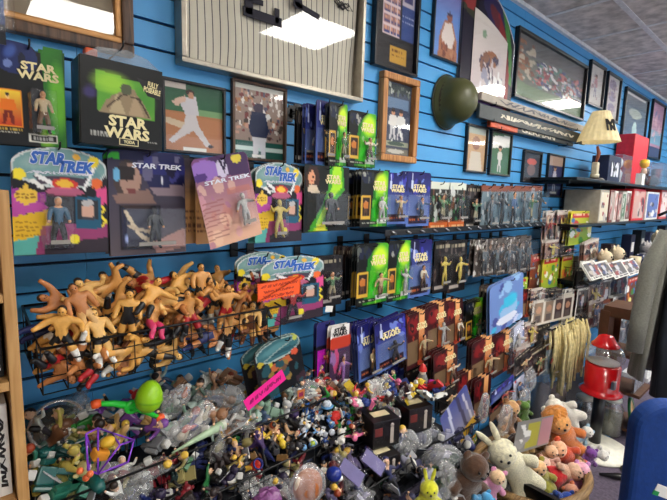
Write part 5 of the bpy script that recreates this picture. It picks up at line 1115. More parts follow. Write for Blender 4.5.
MB().lathe([(.0001,0),(.018,0),(.022,.02),(.014,.04),(.0001,.045)],18).build('body', plastic((110,110,110)), t); MB().ell((0,0,.05),.013).build('head', plastic((236,220,206)), t); MB().lathe([(.016,.054),(.014,.066),(.008,.078),(.0001,.084)],18).build('cap', plastic((200,40,34)), t)
t = thing('toy_saucer', 'magenta plastic disc lying beside the gnome doll', 'toy', at(434,384,.4), (.4,0,0), zone='wall'); MB().lathe([(.0001,-.003),(.024,-.002),(.026,0),(.014,.006),(.0001,.008)],22).build('disc', plastic((206,60,170)), t)
STY['silver'] = (lambda s: Cv(30,44,(120,124,150),s).grad((70,80,150),(170,164,170),'v').line([(.3,0),(.2,1)],.04,(220,224,240),.8).line([(.6,0),(.7,1)],.05,(60,56,80),.8).line([(.8,.1),(.9,.8)],.03,(230,226,230),.8).rect(.35,.78,.98,.97,(226,180,60)), (.152,.228), None, (.02,.02,.98,.98,.03), t_round)
p0 = at(461,446,.5); card('clear-wrapped silver blue card pack leaning out, with a yellow corner label', (446,394,472,446), .5, 'silver', 83, tilt=-28, detail=False, zone='wall', name='carded_toy')
t = thing('carded_toy', 'small yellow label pack at the foot of the leaning silver pack', 'carded toy', at(474,444,.52), (0,math.radians(-28),0), zone='wall'); link('backing_card', art_grid('backing_card', .05,.04, a_yellow(5), back=CARDBACK), t)
for i, (q, ds) in enumerate((((352,472,.5),'lavender clear pack lying in the third bin, left of two'), ((374,462,.5),'lavender clear pack lying in the third bin, right of two'))):
    t = thing('hanging_pack', ds, 'bagged toy', at(*q), (math.radians(-50),math.radians(-25),.3), zone='wall'); MB().box((0,0,0),(.05,.02,.085),bev=.006).build('wrapper', BLIS, t); MB().box((0,.004,0),(.044,.006,.08),bev=.002).build('inner_card', mat('card_lavender', (96,88,140), .4), t)

t = bigbag(308,486,.56,.05,.06,-35,41,'large glossy clear bag with copper brown contents at the bottom of the bins',[(190,110,60),(150,80,44),(226,200,170)])
MB().ell((0,0,0),(.042,.022,.052),18,12).build('bagged_plush', plastic((176,104,56),.35), t)
t = thing('toy_ball', 'dusky purple glossy ball at the very bottom of the bins', 'ball', at(268,502,.55), zone='wall'); crumple(9,.035,.03,.03,30,18).build('ball', plastic((130,76,130),.35), t)
t = thing('toy_helmet', 'dark blue glossy toy helmet with a white patch in the third bin', 'toy', at(334,474,.52), (0,.3,0), zone='wall'); MB().ell((0,0,0),(.024,.022,.02),20,12).build('shell', plastic((24,44,130),.2), t); MB().ell((.012,-.016,-.006),(.01,.006,.008)).build('white_patch', plastic((226,226,226)), t)
# ------------------------------------------------------------------ shelves towards the back of the shop
S1, S2 = CAMZ+.15, CAMZ-.155
def shelf(desc, xa, xb, z, d):
    t = thing('wall_shelf', desc, 'shelf', ((xa+xb)/2, -.001, z), zone='wall'); MB().box((0,-d/2,-.009),(xb-xa,d,.018),bev=.002).build('board', BLACKP, t)
    n = int((xb-xa)/.6)
    for k in range(n+1): x = -(xb-xa)/2+.04+k*((xb-xa-.08)/n); MB().prism([(0,-.0),(0,0)],0,0) if False else MB().box((x,-d*.4,-.03),(.006,d*.8,.025)).build('bracket', BLACKW, t)
    return t
shelf('upper black wall shelf holding the lamp and boxed collectibles', 2.95, 7.2, S1, .3); shelf('lower black wall shelf holding upright boxes', 3.05, 7.4, S2, .3)
def onshelf(desc, name, cat, px, z, d, group=None):
    x = at(px, proj(Vector((at(px,200,d).x,-d,z)))[1], d).x; return thing(name, desc, cat, (x,-d,z+.0005), zone='wall', group=group)
def pxw(t, w, dep=None): return w*proj(t.location)[2]/FPX   # metres for pixels across at a thing
def shelf_box(desc, l, r, topy, z, d, dep, colr, lines=None, col2=None, name='collectible_box', cat='box', group=None, seed=0):
    xl = at(l, 200, d).x; xr = at(r, 200, d).x; w = xr-xl; pz = Vector(((xl+xr)/2, -d, z)); h = at((l+r)/2, topy, d).z-z
    t = thing(name, desc, cat, ((xl+xr)/2, -d, z+.0005), zone='wall', group=group); m = mat('box_%d_%d_%d' % colr, colr, .45)
    MB().box((0,dep/2,h/2),(w,dep,h),bev=.003).build('carton', m, t)
    if col2:
        cv = Cv(16,22,col2,seed); cv.blobs(9,[(200,190,180),(60,50,60),(170,60,60),(230,226,220)],.06,.18); link('front_print', art_grid('front_print', w*.86, h*.86, cv, th=.0008), t, (0,-.0006,h*.07))
    for s, u, v, ww, hh, mm in (lines or []): lettering(s, t, u*w, v*h, ww*w, hh*h, mm, y=-.003, name='box_lettering')
    return t
# lamp
t = onshelf('small table lamp with a pleated cream shade bearing a navy monogram', 'table_lamp', 'lamp', 594, S1, .2); k = proj(t.location)[2]/FPX
MB().lathe([(.001,0),(.062,0),(.066,.01),(.05,.022),(.001,.024)],28,sx=1.1).build('base', mat('lamp_base_dark', (40,34,32), .4), t)
MB().lathe([(.001,.024),(.03,.024),(.03,.05),(.001,.052)],20).box((0,0,.09),(.05,.04,.09),bev=.01).build('pedestal', mat('lamp_cream', (206,196,168), .5), t)
MB().tube([(.0,0,.13),(.012,-.01,.2),(-.006,0,.25)],[.008,.014,.008],10).build('stem', mat('lamp_bat_brown', (150,80,50), .4), t)
hb, ht = (178-141)*k*1.02, (178-111)*k
vs = []; n = 80
for z, r in ((hb, 19*k),(ht, 7.5*k)):
    for i in range(n): a = 2*PI*i/n; q = r*(1+.03*math.sin(a*40/2)); vs.append((q*math.cos(a), q*math.sin(a), z))
MB().add(vs, [(i,(i+1)%n,n+(i+1)%n,n+i) for i in range(n)], True).build('lamp_shade', mat('shade_cream_pleat', (222,208,166), .7, emit=(255,226,160), es=.12), t)
for s_ in ('N','Y'): _o = lettering(s_, t, -.6*15*k, (hb+ht)/2, 9*k, 12*k, TBLACK, y=-.8*15*k, name='monogram', bold=.04); _o.rotation_euler = (-.35,0,-.64)
shelf_box('navy cube box with a white monogram beside the lamp', 605, 617, 155, S1, .22, .12, (24,34,70), [('N',0,.5,.6,.55,TWHITE),('Y',0,.5,.6,.55,TWHITE)])
def clear_case(desc, l, r, topy, z, d, inner, name='display_case'):
    xl, xr = at(l,200,d).x, at(r,200,d).x; w = xr-xl; h = at((l+r)/2,topy,d).z-z; t = thing(name, desc, 'display case', ((xl+xr)/2,-d,z+.0005), zone='wall')
    MB().box((0,w*.3,.006),(w,w*.6,.012),bev=.002).build('plinth', BLACKP, t); MB().box((0,w*.3,h/2+.006),(w,w*.6,h-.012),bev=.002).build('cover', ACRY, t)
    m = MB()
    if inner == 'ball': m.ell((0,w*.3,h*.5),min(w,h)*.3)
    elif inner == 'shoe': m.tube([(-w*.36,w*.3,h*.3),(0,w*.3,h*.34),(w*.36,w*.3,h*.26)],[h*.2,h*.22,h*.14],10).tube([(w*.2,w*.3,h*.4),(w*.24,w*.3,h*.8)],[h*.16,h*.18],10)
    else: m.tube([(0,w*.3,.02),(0,w*.3,h*.4),(0,w*.3,h*.6)],[w*.16,w*.2,w*.1],10).ell((0,w*.3,h*.74),w*.2)
    m.build('displayed_'+{'ball':'ball','shoe':'shoe'}.get(inner,'bobblehead'), plastic({'ball':(226,222,214),'shoe':(40,40,52)}.get(inner,(206,206,214))), t); return t
clear_case('clear case with a white bobblehead between navy and red boxes', 618, 628, 154, S1, .2, 'b')
shelf_box('tall bright red box with a white crest on the upper shelf', 628, 642, 133, S1, .16, .14, (206,30,46), [])
t = onshelf('bobblehead figurine with a yellow cap standing on a white box', 'bobblehead', 'figurine', 642, S1, .26); k = proj(t.location)[2]/FPX
MB().box((0,.02,6*k),(10*k,.05,12*k),bev=.003).build('box_stand', WHITEP, t); MB().tube([(0,0,12*k),(0,0,17*k)],[3*k,2*k],10).build('body', plastic((210,180,160)), t); MB().ell((0,0,21*k),4.2*k).build('head', plastic((236,176,70)), t); MB().lathe([(4.4*k,22*k),(3.6*k,25*k),(.0001,26*k)],16).build('cap', plastic((240,190,50)), t)
clear_case('clear case with a dark sneaker on the upper shelf', 648, 659, 162, S1, .26, 'shoe'); clear_case('clear case with a dark shoe at the right end of the upper shelf', 659.5, 669, 163, S1, .26, 'shoe')
# lower shelf
t = shelf_box('dark smoked box at the left end of the lower shelf against the wall', 574, 583, 190, S2, .1, .08, (44,38,36))
shelf_box('large beige carton with a cream printed end on the lower shelf', 600, 609, 190, S2, .28, .24, (172,164,148), col2=(230,222,196), seed=3)
for i, (l, r, ty, c, c2, ds) in enumerate(((610,614,190,(120,60,50),(190,170,160),'brown and white slim upright box'),(614.5,618,191,(226,220,210),(200,160,150),'white slim upright box'),(618.5,622,192,(110,60,56),(180,150,140),'maroon slim upright box'),(622.5,626,192,(206,206,196),(90,120,90),'pale green slim upright box'),(626.5,631,191,(226,224,218),(120,80,70),'white and brown upright box'),(633,645,189,(206,40,50),(200,160,150),'bright red open-fronted upright box'),(647,659,192,(226,224,220),(90,110,170),'white box with a blue portrait panel'),(661,668,190,(196,70,70),(220,200,200),'red and white box at the right end'))):
    shelf_box(ds+' on the lower shelf', l, r, ty, S2, .27, .18, c, col2=c2, seed=i+4)
# third shelf with plush balls, mugs and small figures
S3 = at(620,272,.34).z; shelf('low black wall shelf crowded with cream plush and mugs', at(590,270,.36).x, 7.4, S3, .36)
def on3(desc, name, cat, px, d=.3): t = onshelf(desc, name, cat, px, S3, d); return t, proj(t.location)[2]/FPX
CR = mat('plush_cream', (222,204,170), .9, bump=.6, scale=90); GRYP = mat('plush_grey', (150,146,146), .9, bump=.6, scale=90)
def small_plush(desc, px, m, s=1, d=.3, lift=0, ear='round'):
    t, k = on3(desc, 'plush_toy', 'plush toy', px, d); t.location.z += lift*k; b = 8*k*s
    MB().ell((0,0,b*.8),(b*.8,b*.7,b*.8)).ell((-b*.7,-b*.5,b*.3),(b*.35,b*.5,b*.3)).ell((b*.7,-b*.5,b*.3),(b*.35,b*.5,b*.3)).build('body', m, t)
    MB().ell((0,-b*.15,b*2.1),(b*.85,b*.8,b*.75)).build('head', m, t)
    for s_ in (-1,1): MB().ell((s_*b*.7,0,b*2.7),(b*.3,b*.15,b*.35)).build('ear', m, t)
    MB().ell((-b*.3,-b*.9,b*2.2),b*.1).ell((b*.3,-b*.9,b*2.2),b*.1).ell((0,-b*.98,b*1.95),b*.12).build('face_features', BLACKP, t); return t
def mug(desc, px, c, d=.32, lift=0):
    t, k = on3(desc, 'mug', 'mug', px, d); t.location.z += lift*k; r = 5*k
    MB().lathe([(.0001,0),(r,0),(r,r*2),(r*.9,r*2),(r*.9,r*.2),(.0001,r*.2)],20).build('cup', plastic(c,.2), t); MB().tube([(r*.95,0,r*1.6),(r*1.6,0,r*1.5),(r*1.7,0,r*.9),(r*1.4,0,r*.5),(r*.95,0,r*.5)],r*.14,8).build('handle', plastic(c,.2), t)
for i, (px, m, s, ds) in enumerate(((590,GRYP,.8,'small grey plush toy at the left of the low shelf'),(601,CR,1.1,'cream round-headed plush toy, left of two on the low shelf'),(613,CR,1.1,'cream round-headed plush toy, right of two on the low shelf'),(655,CR,1.2,'large cream plush toy at the right of the low shelf'),(643,GRYP,.9,'grey plush toy behind the mugs'))): small_plush(ds, px, m, s)
mug('white mug with a looped handle on the low shelf', 622, (232,230,224)); mug('black mug beside the white mug on the low shelf', 628, (30,28,30)); mug('cream mug right of the black mug', 634, (214,196,160)); mug('navy mug near the grey plush toy', 640, (30,36,70)); mug('pale grey mug near the large cream plush', 648, (190,190,196))
for i, (px, h, c, ds) in enumerate(((626,24,(28,30,60),'navy monogrammed carton standing behind the mugs'),(636,26,(24,24,28),'black carton standing behind the mugs'),(645,22,(60,60,90),'slate carton behind the grey plush toy'),(660,24,(40,44,56),'dark carton at the right end of the low shelf'),(606,20,(70,50,50),'brown carton behind the cream plush toys'))):
    t, k = on3(ds, 'carton', 'box', px, .12); MB().box((0,0,h*k/2),(14*k,.08,h*k),bev=.003).build('box_body', mat('carton_%d' % i, c, .5), t)
    MB().box((0,-.0408,h*k*.5),(8*k,.001,h*k*.4)).build('front_label', WHITEP if i != 4 else SORG, t)
# slanted tray of white packs in front, display stand of brown card
for i, (l, r, ty, by, c2) in enumerate(((592,604,262,279,(220,200,180)),(604,616,264,278,(200,206,220)),(616,630,262,277,(90,110,150)),(630,642,258,274,(206,196,170)))):
    t = thing('comic_pack', ['cream','white','blue','beige'][i]+' flat pack lying on the slanted front of the low shelf', 'pack', at((l+r)/2, by, .42), (math.radians(-35),0,0), zone='wall')
    xw = at(r,by,.42).x-at(l,by,.42).x; link('cover', art_grid('cover', xw, .13, a_sport(i+60,20,26), back=CARDBACK), t); MB().box((0,.006,.065),(xw*.98,.01,.125)).build('pages', WHITEP, t)
stp = at(638,350,.62); t = thing('display_stand', 'brown cardboard display stand beside the grey coat', 'display stand', (stp.x, -.56, 0), zone='wall'); BRC = mat('brown_board', (96,60,38), .7)
zt = at(638,308,.56).z
for q in (.06,.36,.66,.96): MB().box((0,.0,zt*q if q < .9 else zt),(.28,.26,.02 if q < .9 else .07)).build('tray', BRC, t)
MB().box((0,.14,zt/2),(.28,.02,zt)).build('back_board', BRC, t)
for s_ in (-1,1): MB().box((s_*.14,.11,zt/2),(.012,.04,zt)).build('side_board', BRC, t)
for i in range(6):
    z = zt*.66+.0105 if i < 3 else zt*.36+.0105; u = t.location+Vector((-.085+.085*(i%3), -.09, 0)); b = thing('hanging_pack', 'silver and white clear pack standing in the brown display stand', 'bagged toy', (u.x,u.y,z), zone='wall'); MB().box((0,0,.075),(.08,.03,.15),bev=.006).build('wrapper', BLIS, b); link('inner_card', art_grid('inner_card', .075,.14,a_clear(70+i,16,24,(150,155,165))), b, (0,0,.003))
# bunch of cream hang strings
c0 = at(572,328,.36); t = thing('tassel_bunch', 'bunch of cream yellow hanging tassels beside the gumball machine', 'tassels', (c0.x,-.36,c0.z-.36), zone='wall'); CT = mat('tassel_cream', (222,206,150), .8, var=.25, scale=40)
for i in range(64):
    x = R.uniform(-.24,.24); y = R.uniform(-.05,.05); L = R.uniform(.24,.42) if i < 44 else R.uniform(.06,.14)
    MB().tube([(x*.9,y,.38+R.uniform(-.02,.03)),(x+R.uniform(-.01,.01),y-.02,.3),(x*1.05,y-.02,.37-L)],[.006,.009,.007],6).build('tassel', CT, t)
MB().tube([(-.24,0.03,.385),(.22,0.03,.385)],.005,6).tube([(-.24,.03,.385),(-.24,.355,.385)],.005,6).tube([(.22,.03,.385),(.22,.355,.385)],.005,6).build('hanger_bar', BLACKW, t)
# low cabinet and jars
t = thing('low_cabinet', 'low dark cabinet under the far packs', 'cabinet', (3.05,-.17,0), zone='wall'); DKW = wood('cabinet_dark', (34,26,24), (60,46,40), 4); CH = at(545,414,.2).z
MB().box((0,0,CH/2),(2.3,.3,CH),bev=.004).build('body', DKW, t)
for s_ in (-1,0,1): dr = MB().box((s_*.62,-.156,CH/2),(.58,.012,CH-.06),bev=.004).build('door', DKW, t); MB().ell((0,0,0),.012).build('knob', CHROME, dr, (s_*.62+.22,-.17,CH/2))
def zfor(P0, py):
    lo, hi = -1, 3
    for _ in range(40):
        m_ = (lo+hi)/2; (lo, hi) = (m_, hi) if proj(Vector((P0.x,P0.y,m_)))[1] > py else (lo, m_)
    return lo
def jar(desc, px, py, w, topy, tint, fillc, name='glass_jar', z=None):
    p = atz(px, py, .001) if z == 0 else at(px, py, .2)
    if z is None: p.z = CH+.001
    CH_ = p.z
    k = proj(p)[2]/FPX; t = thing(name, desc, 'jar', p, zone='wall'); h = zfor(p, topy)-CH_; r = w*k/2
    MB().lathe([(.0001,.003),(r*.9,.003),(r,.02),(r,h*.75),(r*.7,h*.86),(r*.72,h*.94),(r*.68,h*.94),(r*.66,h*.86),(r*.95,h*.74),(r*.94,.024),(.0001,.012)],24).build('glass', ACRY, t)
    MB().lathe([(.0001,.014),(r*.9,.014),(r*.9,h*.6),(.0001,h*.64)],20).build('jar_contents', plastic(fillc,.6), t); MB().lathe([(.0001,h*.94),(r*.8,h*.93),(r*.8,h),(.0001,h)],20).build('lid', plastic(tint,.3), t)
jar('clear glass jar with olive contents behind the gumball pole', 609, 434, 20, 398, (190,196,190), (110,110,80), z=0); jar('clear glass jar with dim contents left of the gumball pole', 582, 428, 20, 396, (170,170,160), (70,64,56), z=0); jar('small clear jar with pinkish contents at the left of the cabinet', 553, 416, 22, 372, (150,150,150), (120,96,90)); jar('tall smoky jar with grey contents on the cabinet', 538, 412, 18, 362, (60,60,64), (110,110,116))
for i, (px, py, c, s_, ds) in enumerate(((524,400,(206,200,190),.05,'pale grey lump-shaped pack on the cabinet'),(530,380,(70,60,70),.05,'dark pack'),(568,410,(50,50,54),.05,'black pouch on the cabinet'))):
    bigbag(px, py, .42, s_, s_*1.2, R.uniform(-30,30), 20+i, ds+' near the jars', [c, tuple(int(v*.7) for v in c)], name='clear_bag')
# gumball machine
gp = atz(594,446,.016); k = proj(gp)[2]/FPX; t = thing('gumball_machine', 'red gumball machine with a fluted clear globe on a black pole and white round base', 'gumball machine', (gp.x,gp.y,0), zone='wall')
RDM = mat('enamel_red', (206,16,24), .22, var=.04, coat=.6); z0, z1, z2, z3 = zfor(gp,391), zfor(gp,364), zfor(gp,345), zfor(gp,335); cxp = gp
MB().lathe([(.0001,0),(31*k,0),(32*k,.012),(29*k,.022),(8*k,.03),(5*k,.05),(.0001,.052)],36).build('base', mat('cast_white', (226,222,206), .4), t)
MB().tube([(0,0,.04),(0,0,z0+.01)],5.2*k,16).build('pole', BLACKP, t)
MB().lathe([(.0001,z0-.012),(18*k,z0-.006),(19*k,z0+.004),(16*k,z0+.018),(15*k,z0+.03),(15.4*k,z1),(13*k,z1+.006),(.0001,z1+.006)],36).build('body', RDM, t)
n = 48; vs = []; prof = [(13*k,z1+.004),(16.5*k,z1+.03),(17.6*k,(z1+z2)/2),(15*k,z2-.02),(10*k,z2)]
for r, z in prof:
    for i in range(n): a = 2*PI*i/n; q = r*(1+.025*math.sin(a*16)); vs.append((q*math.cos(a),q*math.sin(a),z))
MB().add(vs,[(j*n+i,j*n+(i+1)%n,(j+1)*n+(i+1)%n,(j+1)*n+i) for j in range(4) for i in range(n)],True).build('globe', clear_mat('fluted_globe', gloss=.16, rough=.05, haze=.1), t)
MB().lathe([(.0001,z1+.012),(13.5*k,z1+.012),(13.5*k,z1+.02),(.0001,z1+.03)],28).build('dispenser_wheel', plastic((206,200,196)), t)
MB().lathe([(12*k,z2-.004),(12.5*k,z2+.004),(10*k,z2+.018),(6*k,z3-.004),(3*k,z3+.003),(.0001,z3+.004)],28).build('cap', RDM, t)
cm_ = MB().box((-12*k,-13.5*k,(z0+z1)/2),(5*k,.02,.05),bev=.004); cm_.build('coin_plate', CHROME, t)
# green rimmed round picture and boxes by the coat
p = atz(634,434,.0); k = proj(p)[2]/FPX; t = thing('round_tray', 'round picture tray with a green rim leaning beside the gumball machine', 'tray', (p.x,p.y,.002), (math.radians(-12),0,math.radians(10)), zone='wall'); r = 18*k
c = Cv(40,40,(206,180,130),40); c.blobs(16,[(190,120,60),(226,206,170),(90,60,40),(214,150,90)],.06,.18); 
MB().lathe([(.0001,-.004),(r*.84,-.004),(r*.84,.004),(.0001,.004)],36,c=(0,0,r),axis='Y').build('picture_disc', mat('tray_tan', (200,160,100), .5, var=.5, scale=14), t); MB().lathe([(r*.84,-.01),(r,-.012),(r,.006),(r*.84,.006),(r*.84,-.01)],40,c=(0,0,r),axis='Y').build('green_rim', plastic((30,104,60),.3), t); MB().lathe([(r*.74,-.006),(r*.84,-.008),(r*.84,-.003),(r*.74,-.002)],40,c=(0,0,r),axis='Y').build('inner_band', plastic((206,190,150)), t)
for i, (l, r_, ty, by, c, ds) in enumerate(((644,650,383,412,(206,206,204),'white narrow carton left of the blue striped box'),(651,664,382,412,(180,190,220),'white and blue striped box under the coat'),(665,675,382,412,(40,50,120),'navy box at the right edge under the coat'))):
    x = (at(l,by,.5).x+at(r_,by,.5).x)/2; w_ = at(r_,by,.5).x-at(l,by,.5).x; h_ = at(l,ty,.5).z-.0; t = thing('stacked_box', ds, 'box', (x,-.5,0), zone='wall'); MB().box((0,.1,h_/2),(w_,.2,h_),bev=.004).build('carton', mat('bx%d' % i, c, .5), t)
    MB().box((w_*.1,-.001,h_*.8),(w_*.3,.002,h_*.36)).build('stripe', mat('stripe_blue', (40,56,130), .5), t)
# coat on a stand
p = atdepth(679,300,2.35); k = 2.35/FPX; tdir = math.atan2(-(p.x-CAM.x), (p.y-CAM.y))
st = thing('coat_stand', 'dark metal stand carrying the grey coat', 'coat stand', (p.x,p.y,0), zone='wall'); zt = zfor(p, 205)
MB().tube([(0,0,.02),(0,0,zt)],.014,10).build('pole', BLACKW, st); MB().lathe([(.0001,0),(.17,0),(.17,.014),(.02,.024),(.0001,.024)],28).build('base', BLACKW, st); MB().tube([(-.17,0,zt-.06),(-.08,0,zt-.02),(0,0,zt),(.08,0,zt-.02),(.17,0,zt-.06)],.008,8).build('hanger', BLACKW, st, None).rotation_euler = (0,0,YAW*-1)
GC = mat('wool_grey_coat', (112,112,102), .95, var=.15, scale=120, bump=.5, sheen=.3); NC = mat('navy_lining', (26,34,44), .85, var=.2, scale=20)
t = thing('coat', 'grey wool coat hanging open over a dark navy jacket at the right edge', 'coat', (p.x,p.y,0), (0,0,-YAW), zone='wall')
def shell(levels, y0, thick, open_l, open_r, m, name):
    """levels: (z, half width, half depth); the shell is open at the front between two angles"""
    vs = []; n = 40
    for z, hw, hd, sh in levels:
        for i in range(n+1):
            a = math.radians(-90+open_r)+(2*PI-math.radians(open_l+open_r))*i/n; f = 1+.04*math.sin(a*7+z*3)+.02*math.sin(a*13)
            vs.append((sh+hw*math.cos(a)*f, y0+hd*math.sin(a)*f, z))
    fs = [(j*(n+1)+i,j*(n+1)+i+1,(j+1)*(n+1)+i+1,(j+1)*(n+1)+i) for j in range(len(levels)-1) for i in range(n)]
    o = MB().add(vs,fs,True).build(name, m, t); md = o.modifiers.new('s','SOLIDIFY'); md.thickness = thick; return o
Z = lambda py: zfor(p, py)
shell([(Z(378),38*k,24*k,0),(Z(340),34*k,22*k,0),(Z(300),30*k,20*k,0),(Z(262),26*k,17*k,0),(Z(235),22*k,14*k,0),(Z(220),12*k,9*k,0)], 0, .012, 62, 62, GC, 'coat_body')
shell([(Z(392),27*k,15*k,3*k),(Z(340),26*k,14*k,2*k),(Z(290),23*k,13*k,2*k),(Z(245),18*k,11*k,0),(Z(225),9*k,7*k,0)], -12*k, .01, 4, 4, NC, 'inner_jacket')
for s_ in (-1,1): MB().tube([(s_*20*k,0,Z(232)),(s_*31*k,2*k,Z(270)),(s_*37*k,0*k,Z(320)),(s_*40*k,-2*k,Z(352))],[7*k,9*k,8*k,7.5*k],14).build('sleeve', GC, t)
MB().tube([(-10*k,-6*k,Z(222)),(-6*k,4*k,Z(214)),(6*k,4*k,Z(214)),(10*k,-6*k,Z(222))],3*k,10).build('collar', GC, t)
# blue chair
dpc = 1.22; cp = atdepth(714,440,dpc); t = thing('chair', 'royal blue upholstered chair with a rounded back at the lower right', 'chair', (cp.x,cp.y,0), (0,0,-YAW-.06), zone='wall')
BLU = mat('chair_royal_blue', (2,54,126), .8, var=.1, scale=90, bump=.25); W2 = (714-633)*dpc/FPX; top = zfor(cp, 403); bt = .5
def rrect(hw, z0, z1, r, n=8):
    pts = []
    for cx_, cz_, a0 in ((hw-r,z1-r,0),(-hw+r,z1-r,90),(-hw+r*.4,z0+r*.4,180),(hw-r*.4,z0+r*.4,270)):
        rr_ = r if a0 < 180 else r*.4
        for i in range(n+1): a = math.radians(a0+90*i/n); pts.append((cx_+rr_*math.cos(a),cz_+rr_*math.sin(a)))
    return pts
m = MB().prism(rrect(W2,bt,top,.085),-.028,.028); o = m.build('backrest', BLU, t); bv = o.modifiers.new('b','BEVEL'); bv.width = .018; bv.segments = 3
for pl_ in o.data.polygons: pl_.use_smooth = False
MB().tube([(-W2*.98,-.031,bt+.1),(0,-.033,bt+.095),(W2*.98,-.031,bt+.1)],.004,8).build('seam_piping', BLU, t)
o = MB().box((0,-.25,.45),(W2*2,.46,.08),bev=.03).build('seat', BLU, t)
for s_ in (-1,1):
    MB().tube([(s_*W2*.92,-.46,0),(s_*W2*.9,-.44,.42)],.011,8).build('leg', CHROME, t); MB().tube([(s_*W2*.92,.05,0),(s_*W2*.9,.03,.42),(s_*W2*.9,.0,bt+.05)],.011,8).build('leg', CHROME, t)
t = thing('gift_tag', 'small white and green card lying on the chair back seam', 'card', atdepth(664,492,1.13), (0,math.radians(20),-YAW), zone='wall'); MB().box((0,0,0),(.05,.002,.03)).build('card_face', WHITEP, t); MB().box((-.02,-.001,-.01),(.016,.002,.012)).build('green_corner', plastic((30,140,70)), t)
# ------------------------------------------------------------------ plush toys
def plush_mat(c): return mat('plush_%d_%d_%d' % tuple(c), c, 1.0, var=.22, scale=70, bump=1.0, sheen=.5)
def plush(desc, px, py, dep, rot, c, s, ear='round', face=None, tilt=0, yaw=0, hair=None, dress=None, zone='wall', name='plush_toy'):
    """s: body height in pixels at that depth"""
    p = atdepth(px, py, dep); S = s*dep/FPX; t = thing(name, desc, 'plush toy', zone=zone, group=None)
    Mr = Matrix.Rotation(-YAW, 3, 'Z') @ Matrix.Rotation(math.radians(rot), 3, 'Y') @ Euler((math.radians(tilt),0,math.radians(yaw))).to_matrix()
    t.matrix_world = Matrix.Translation(p-Mr @ Vector((0,0,.5*S))) @ Mr.to_4x4(); m = plush_mat(c)
    vs = [(0,0,.3),(0,0,.5),(0,0,.62),(0,-.03,.8),(.2,-.05,.55),(.36,-.12,.42),(-.2,-.05,.55),(-.36,-.12,.42),(.14,-.05,.18),(.22,-.2,.06),(-.14,-.05,.18),(-.22,-.2,.06)]
    key = ('plb', m.name)
    if key not in _C:
        me = skin_mesh([Vector(v) for v in vs], [(0,1),(1,2),(2,3),(2,4),(4,5),(2,6),(6,7),(0,8),(8,9),(0,10),(10,11)], [.2,.2,.14,.24,.1,.1,.1,.1,.13,.12,.13,.12], 1); me.materials.append(m); _C[key] = me
    link('body', _C[key], t, scale=S)
    MB().ell((0,-.04*S,.82*S),(.22*S,.2*S,.2*S),16,12).build('head', plush_mat(face) if face else m, t)
    for q in (-1,1):
        e = MB(); e.ell((0,0,0),(.05*S,.03*S,.2*S) if ear == 'long' else (.08*S,.03*S,.08*S)); e.build('ear', m, t, (q*(.09 if ear == 'long' else .17)*S, 0, (1.12 if ear == 'long' else .98)*S), ).rotation_euler = (0,q*.2,0)
    MB().ell((-.08*S,-.235*S,.86*S),.02*S,8,6).ell((.08*S,-.235*S,.86*S),.02*S,8,6).ell((0,-.25*S,.79*S),(.03*S,.02*S,.02*S),8,6).build('face_features', BLACKP, t)
    if hair: crumple(7,.24*S,.2*S,.16*S,26,12).build('yarn_hair', plush_mat(hair), t, (0,.03*S,.95*S))
    if dress: MB().lathe([(.12*S,.64*S),(.2*S,.45*S),(.32*S,.2*S),(.31*S,.18*S),(.18*S,.4*S)],24).build('dress', plush_mat(dress), t)
    return t
# wicker basket on the floor
bc = atz(548,500,.02); e_ = atz(590,468,.42); bc = Vector((e_.x-Rv.x*.26, e_.y-Rv.y*.26, 0)); kk = proj(Vector((2.05,-.72,.36)))
t = thing('wicker_basket', 'tall oval wicker basket overflowing with plush toys', 'basket', bc, zone='wall'); WK = wood('wicker_tan', (96,70,40), (176,140,90), 8, 'X')
vs = MB(); n = 48
for j in range(13):
    z = .02+j*.031; r = .2+.05*z
    vs.tube([((r+.007*math.sin(i*PI*12/24*2+j*PI))*math.cos(2*PI*i/96)*1.15,(r+.007*math.sin(i*PI+j*PI))*math.sin(2*PI*i/96)*.95,z) for i in range(97)], .0155, 5, False)
vs.build('woven_wall', WK, t); MB().lathe([(.0001,0),(.2,0),(.2,.02),(.0001,.02)],32,sx=1.15,sy=.95).build('bottom', WK, t)
MB().tube([(.227*1.15*math.cos(2*PI*i/48),.227*.95*math.sin(2*PI*i/48),.42) for i in range(49)],.018,8,False).build('rim', WK, t)
t = thing('plush_crate', 'black open crate on the floor holding plush toys in front of the bins', 'crate', (1.3,-.68,0), zone='wall')
for a in (((0,-.2,.24),(.62,.02,.48)),((0,.2,.24),(.62,.02,.48)),((-.3,0,.24),(.02,.4,.48)),((.3,0,.24),(.02,.4,.48)),((0,0,.01),(.6,.4,.02))): MB().box(*a).build('side_panel' if a[0][2] > .1 else 'bottom_panel', BLACKP, t)
WHP, OLV, ORG, REDP, PUR, PKP, BRN, YEL = (226,220,190),(170,160,60),(216,120,50),(196,30,36),(116,60,140),(226,150,190),(74,46,26),(206,206,40)
plush('white long-eared plush rabbit sprawled over the basket edge', 513, 467, 1.7, -38, WHP, 66, 'long')
plush('black plush toy under the white rabbit', 505, 488, 1.72, -60, (28,26,28), 40)
plush('dark brown plush bear at the bottom of the picture in the crate', 466, 484, 1.42, 15, BRN, 66, yaw=20)
plush('bright yellow plush toy with knobbly ears at the bottom of the bins', 428, 500, 1.3, 0, YEL, 42, 'long')
plush('pink plush toy beside the brown bear', 492, 486, 1.5, 20, PKP, 36, face=(226,190,150))
plush('blue plush toy low at the bottom between bear and pink toy', 478, 502, 1.4, 60, (70,150,200), 30)
plush('orange curly plush bear lying over the back of the basket', 564, 436, 2.05, -28, ORG, 52, face=(226,160,90), hair=(206,130,50))
plush('orange-red plush doll in the middle of the basket', 566, 456, 1.95, -50, (216,80,40), 40, face=(236,180,140))
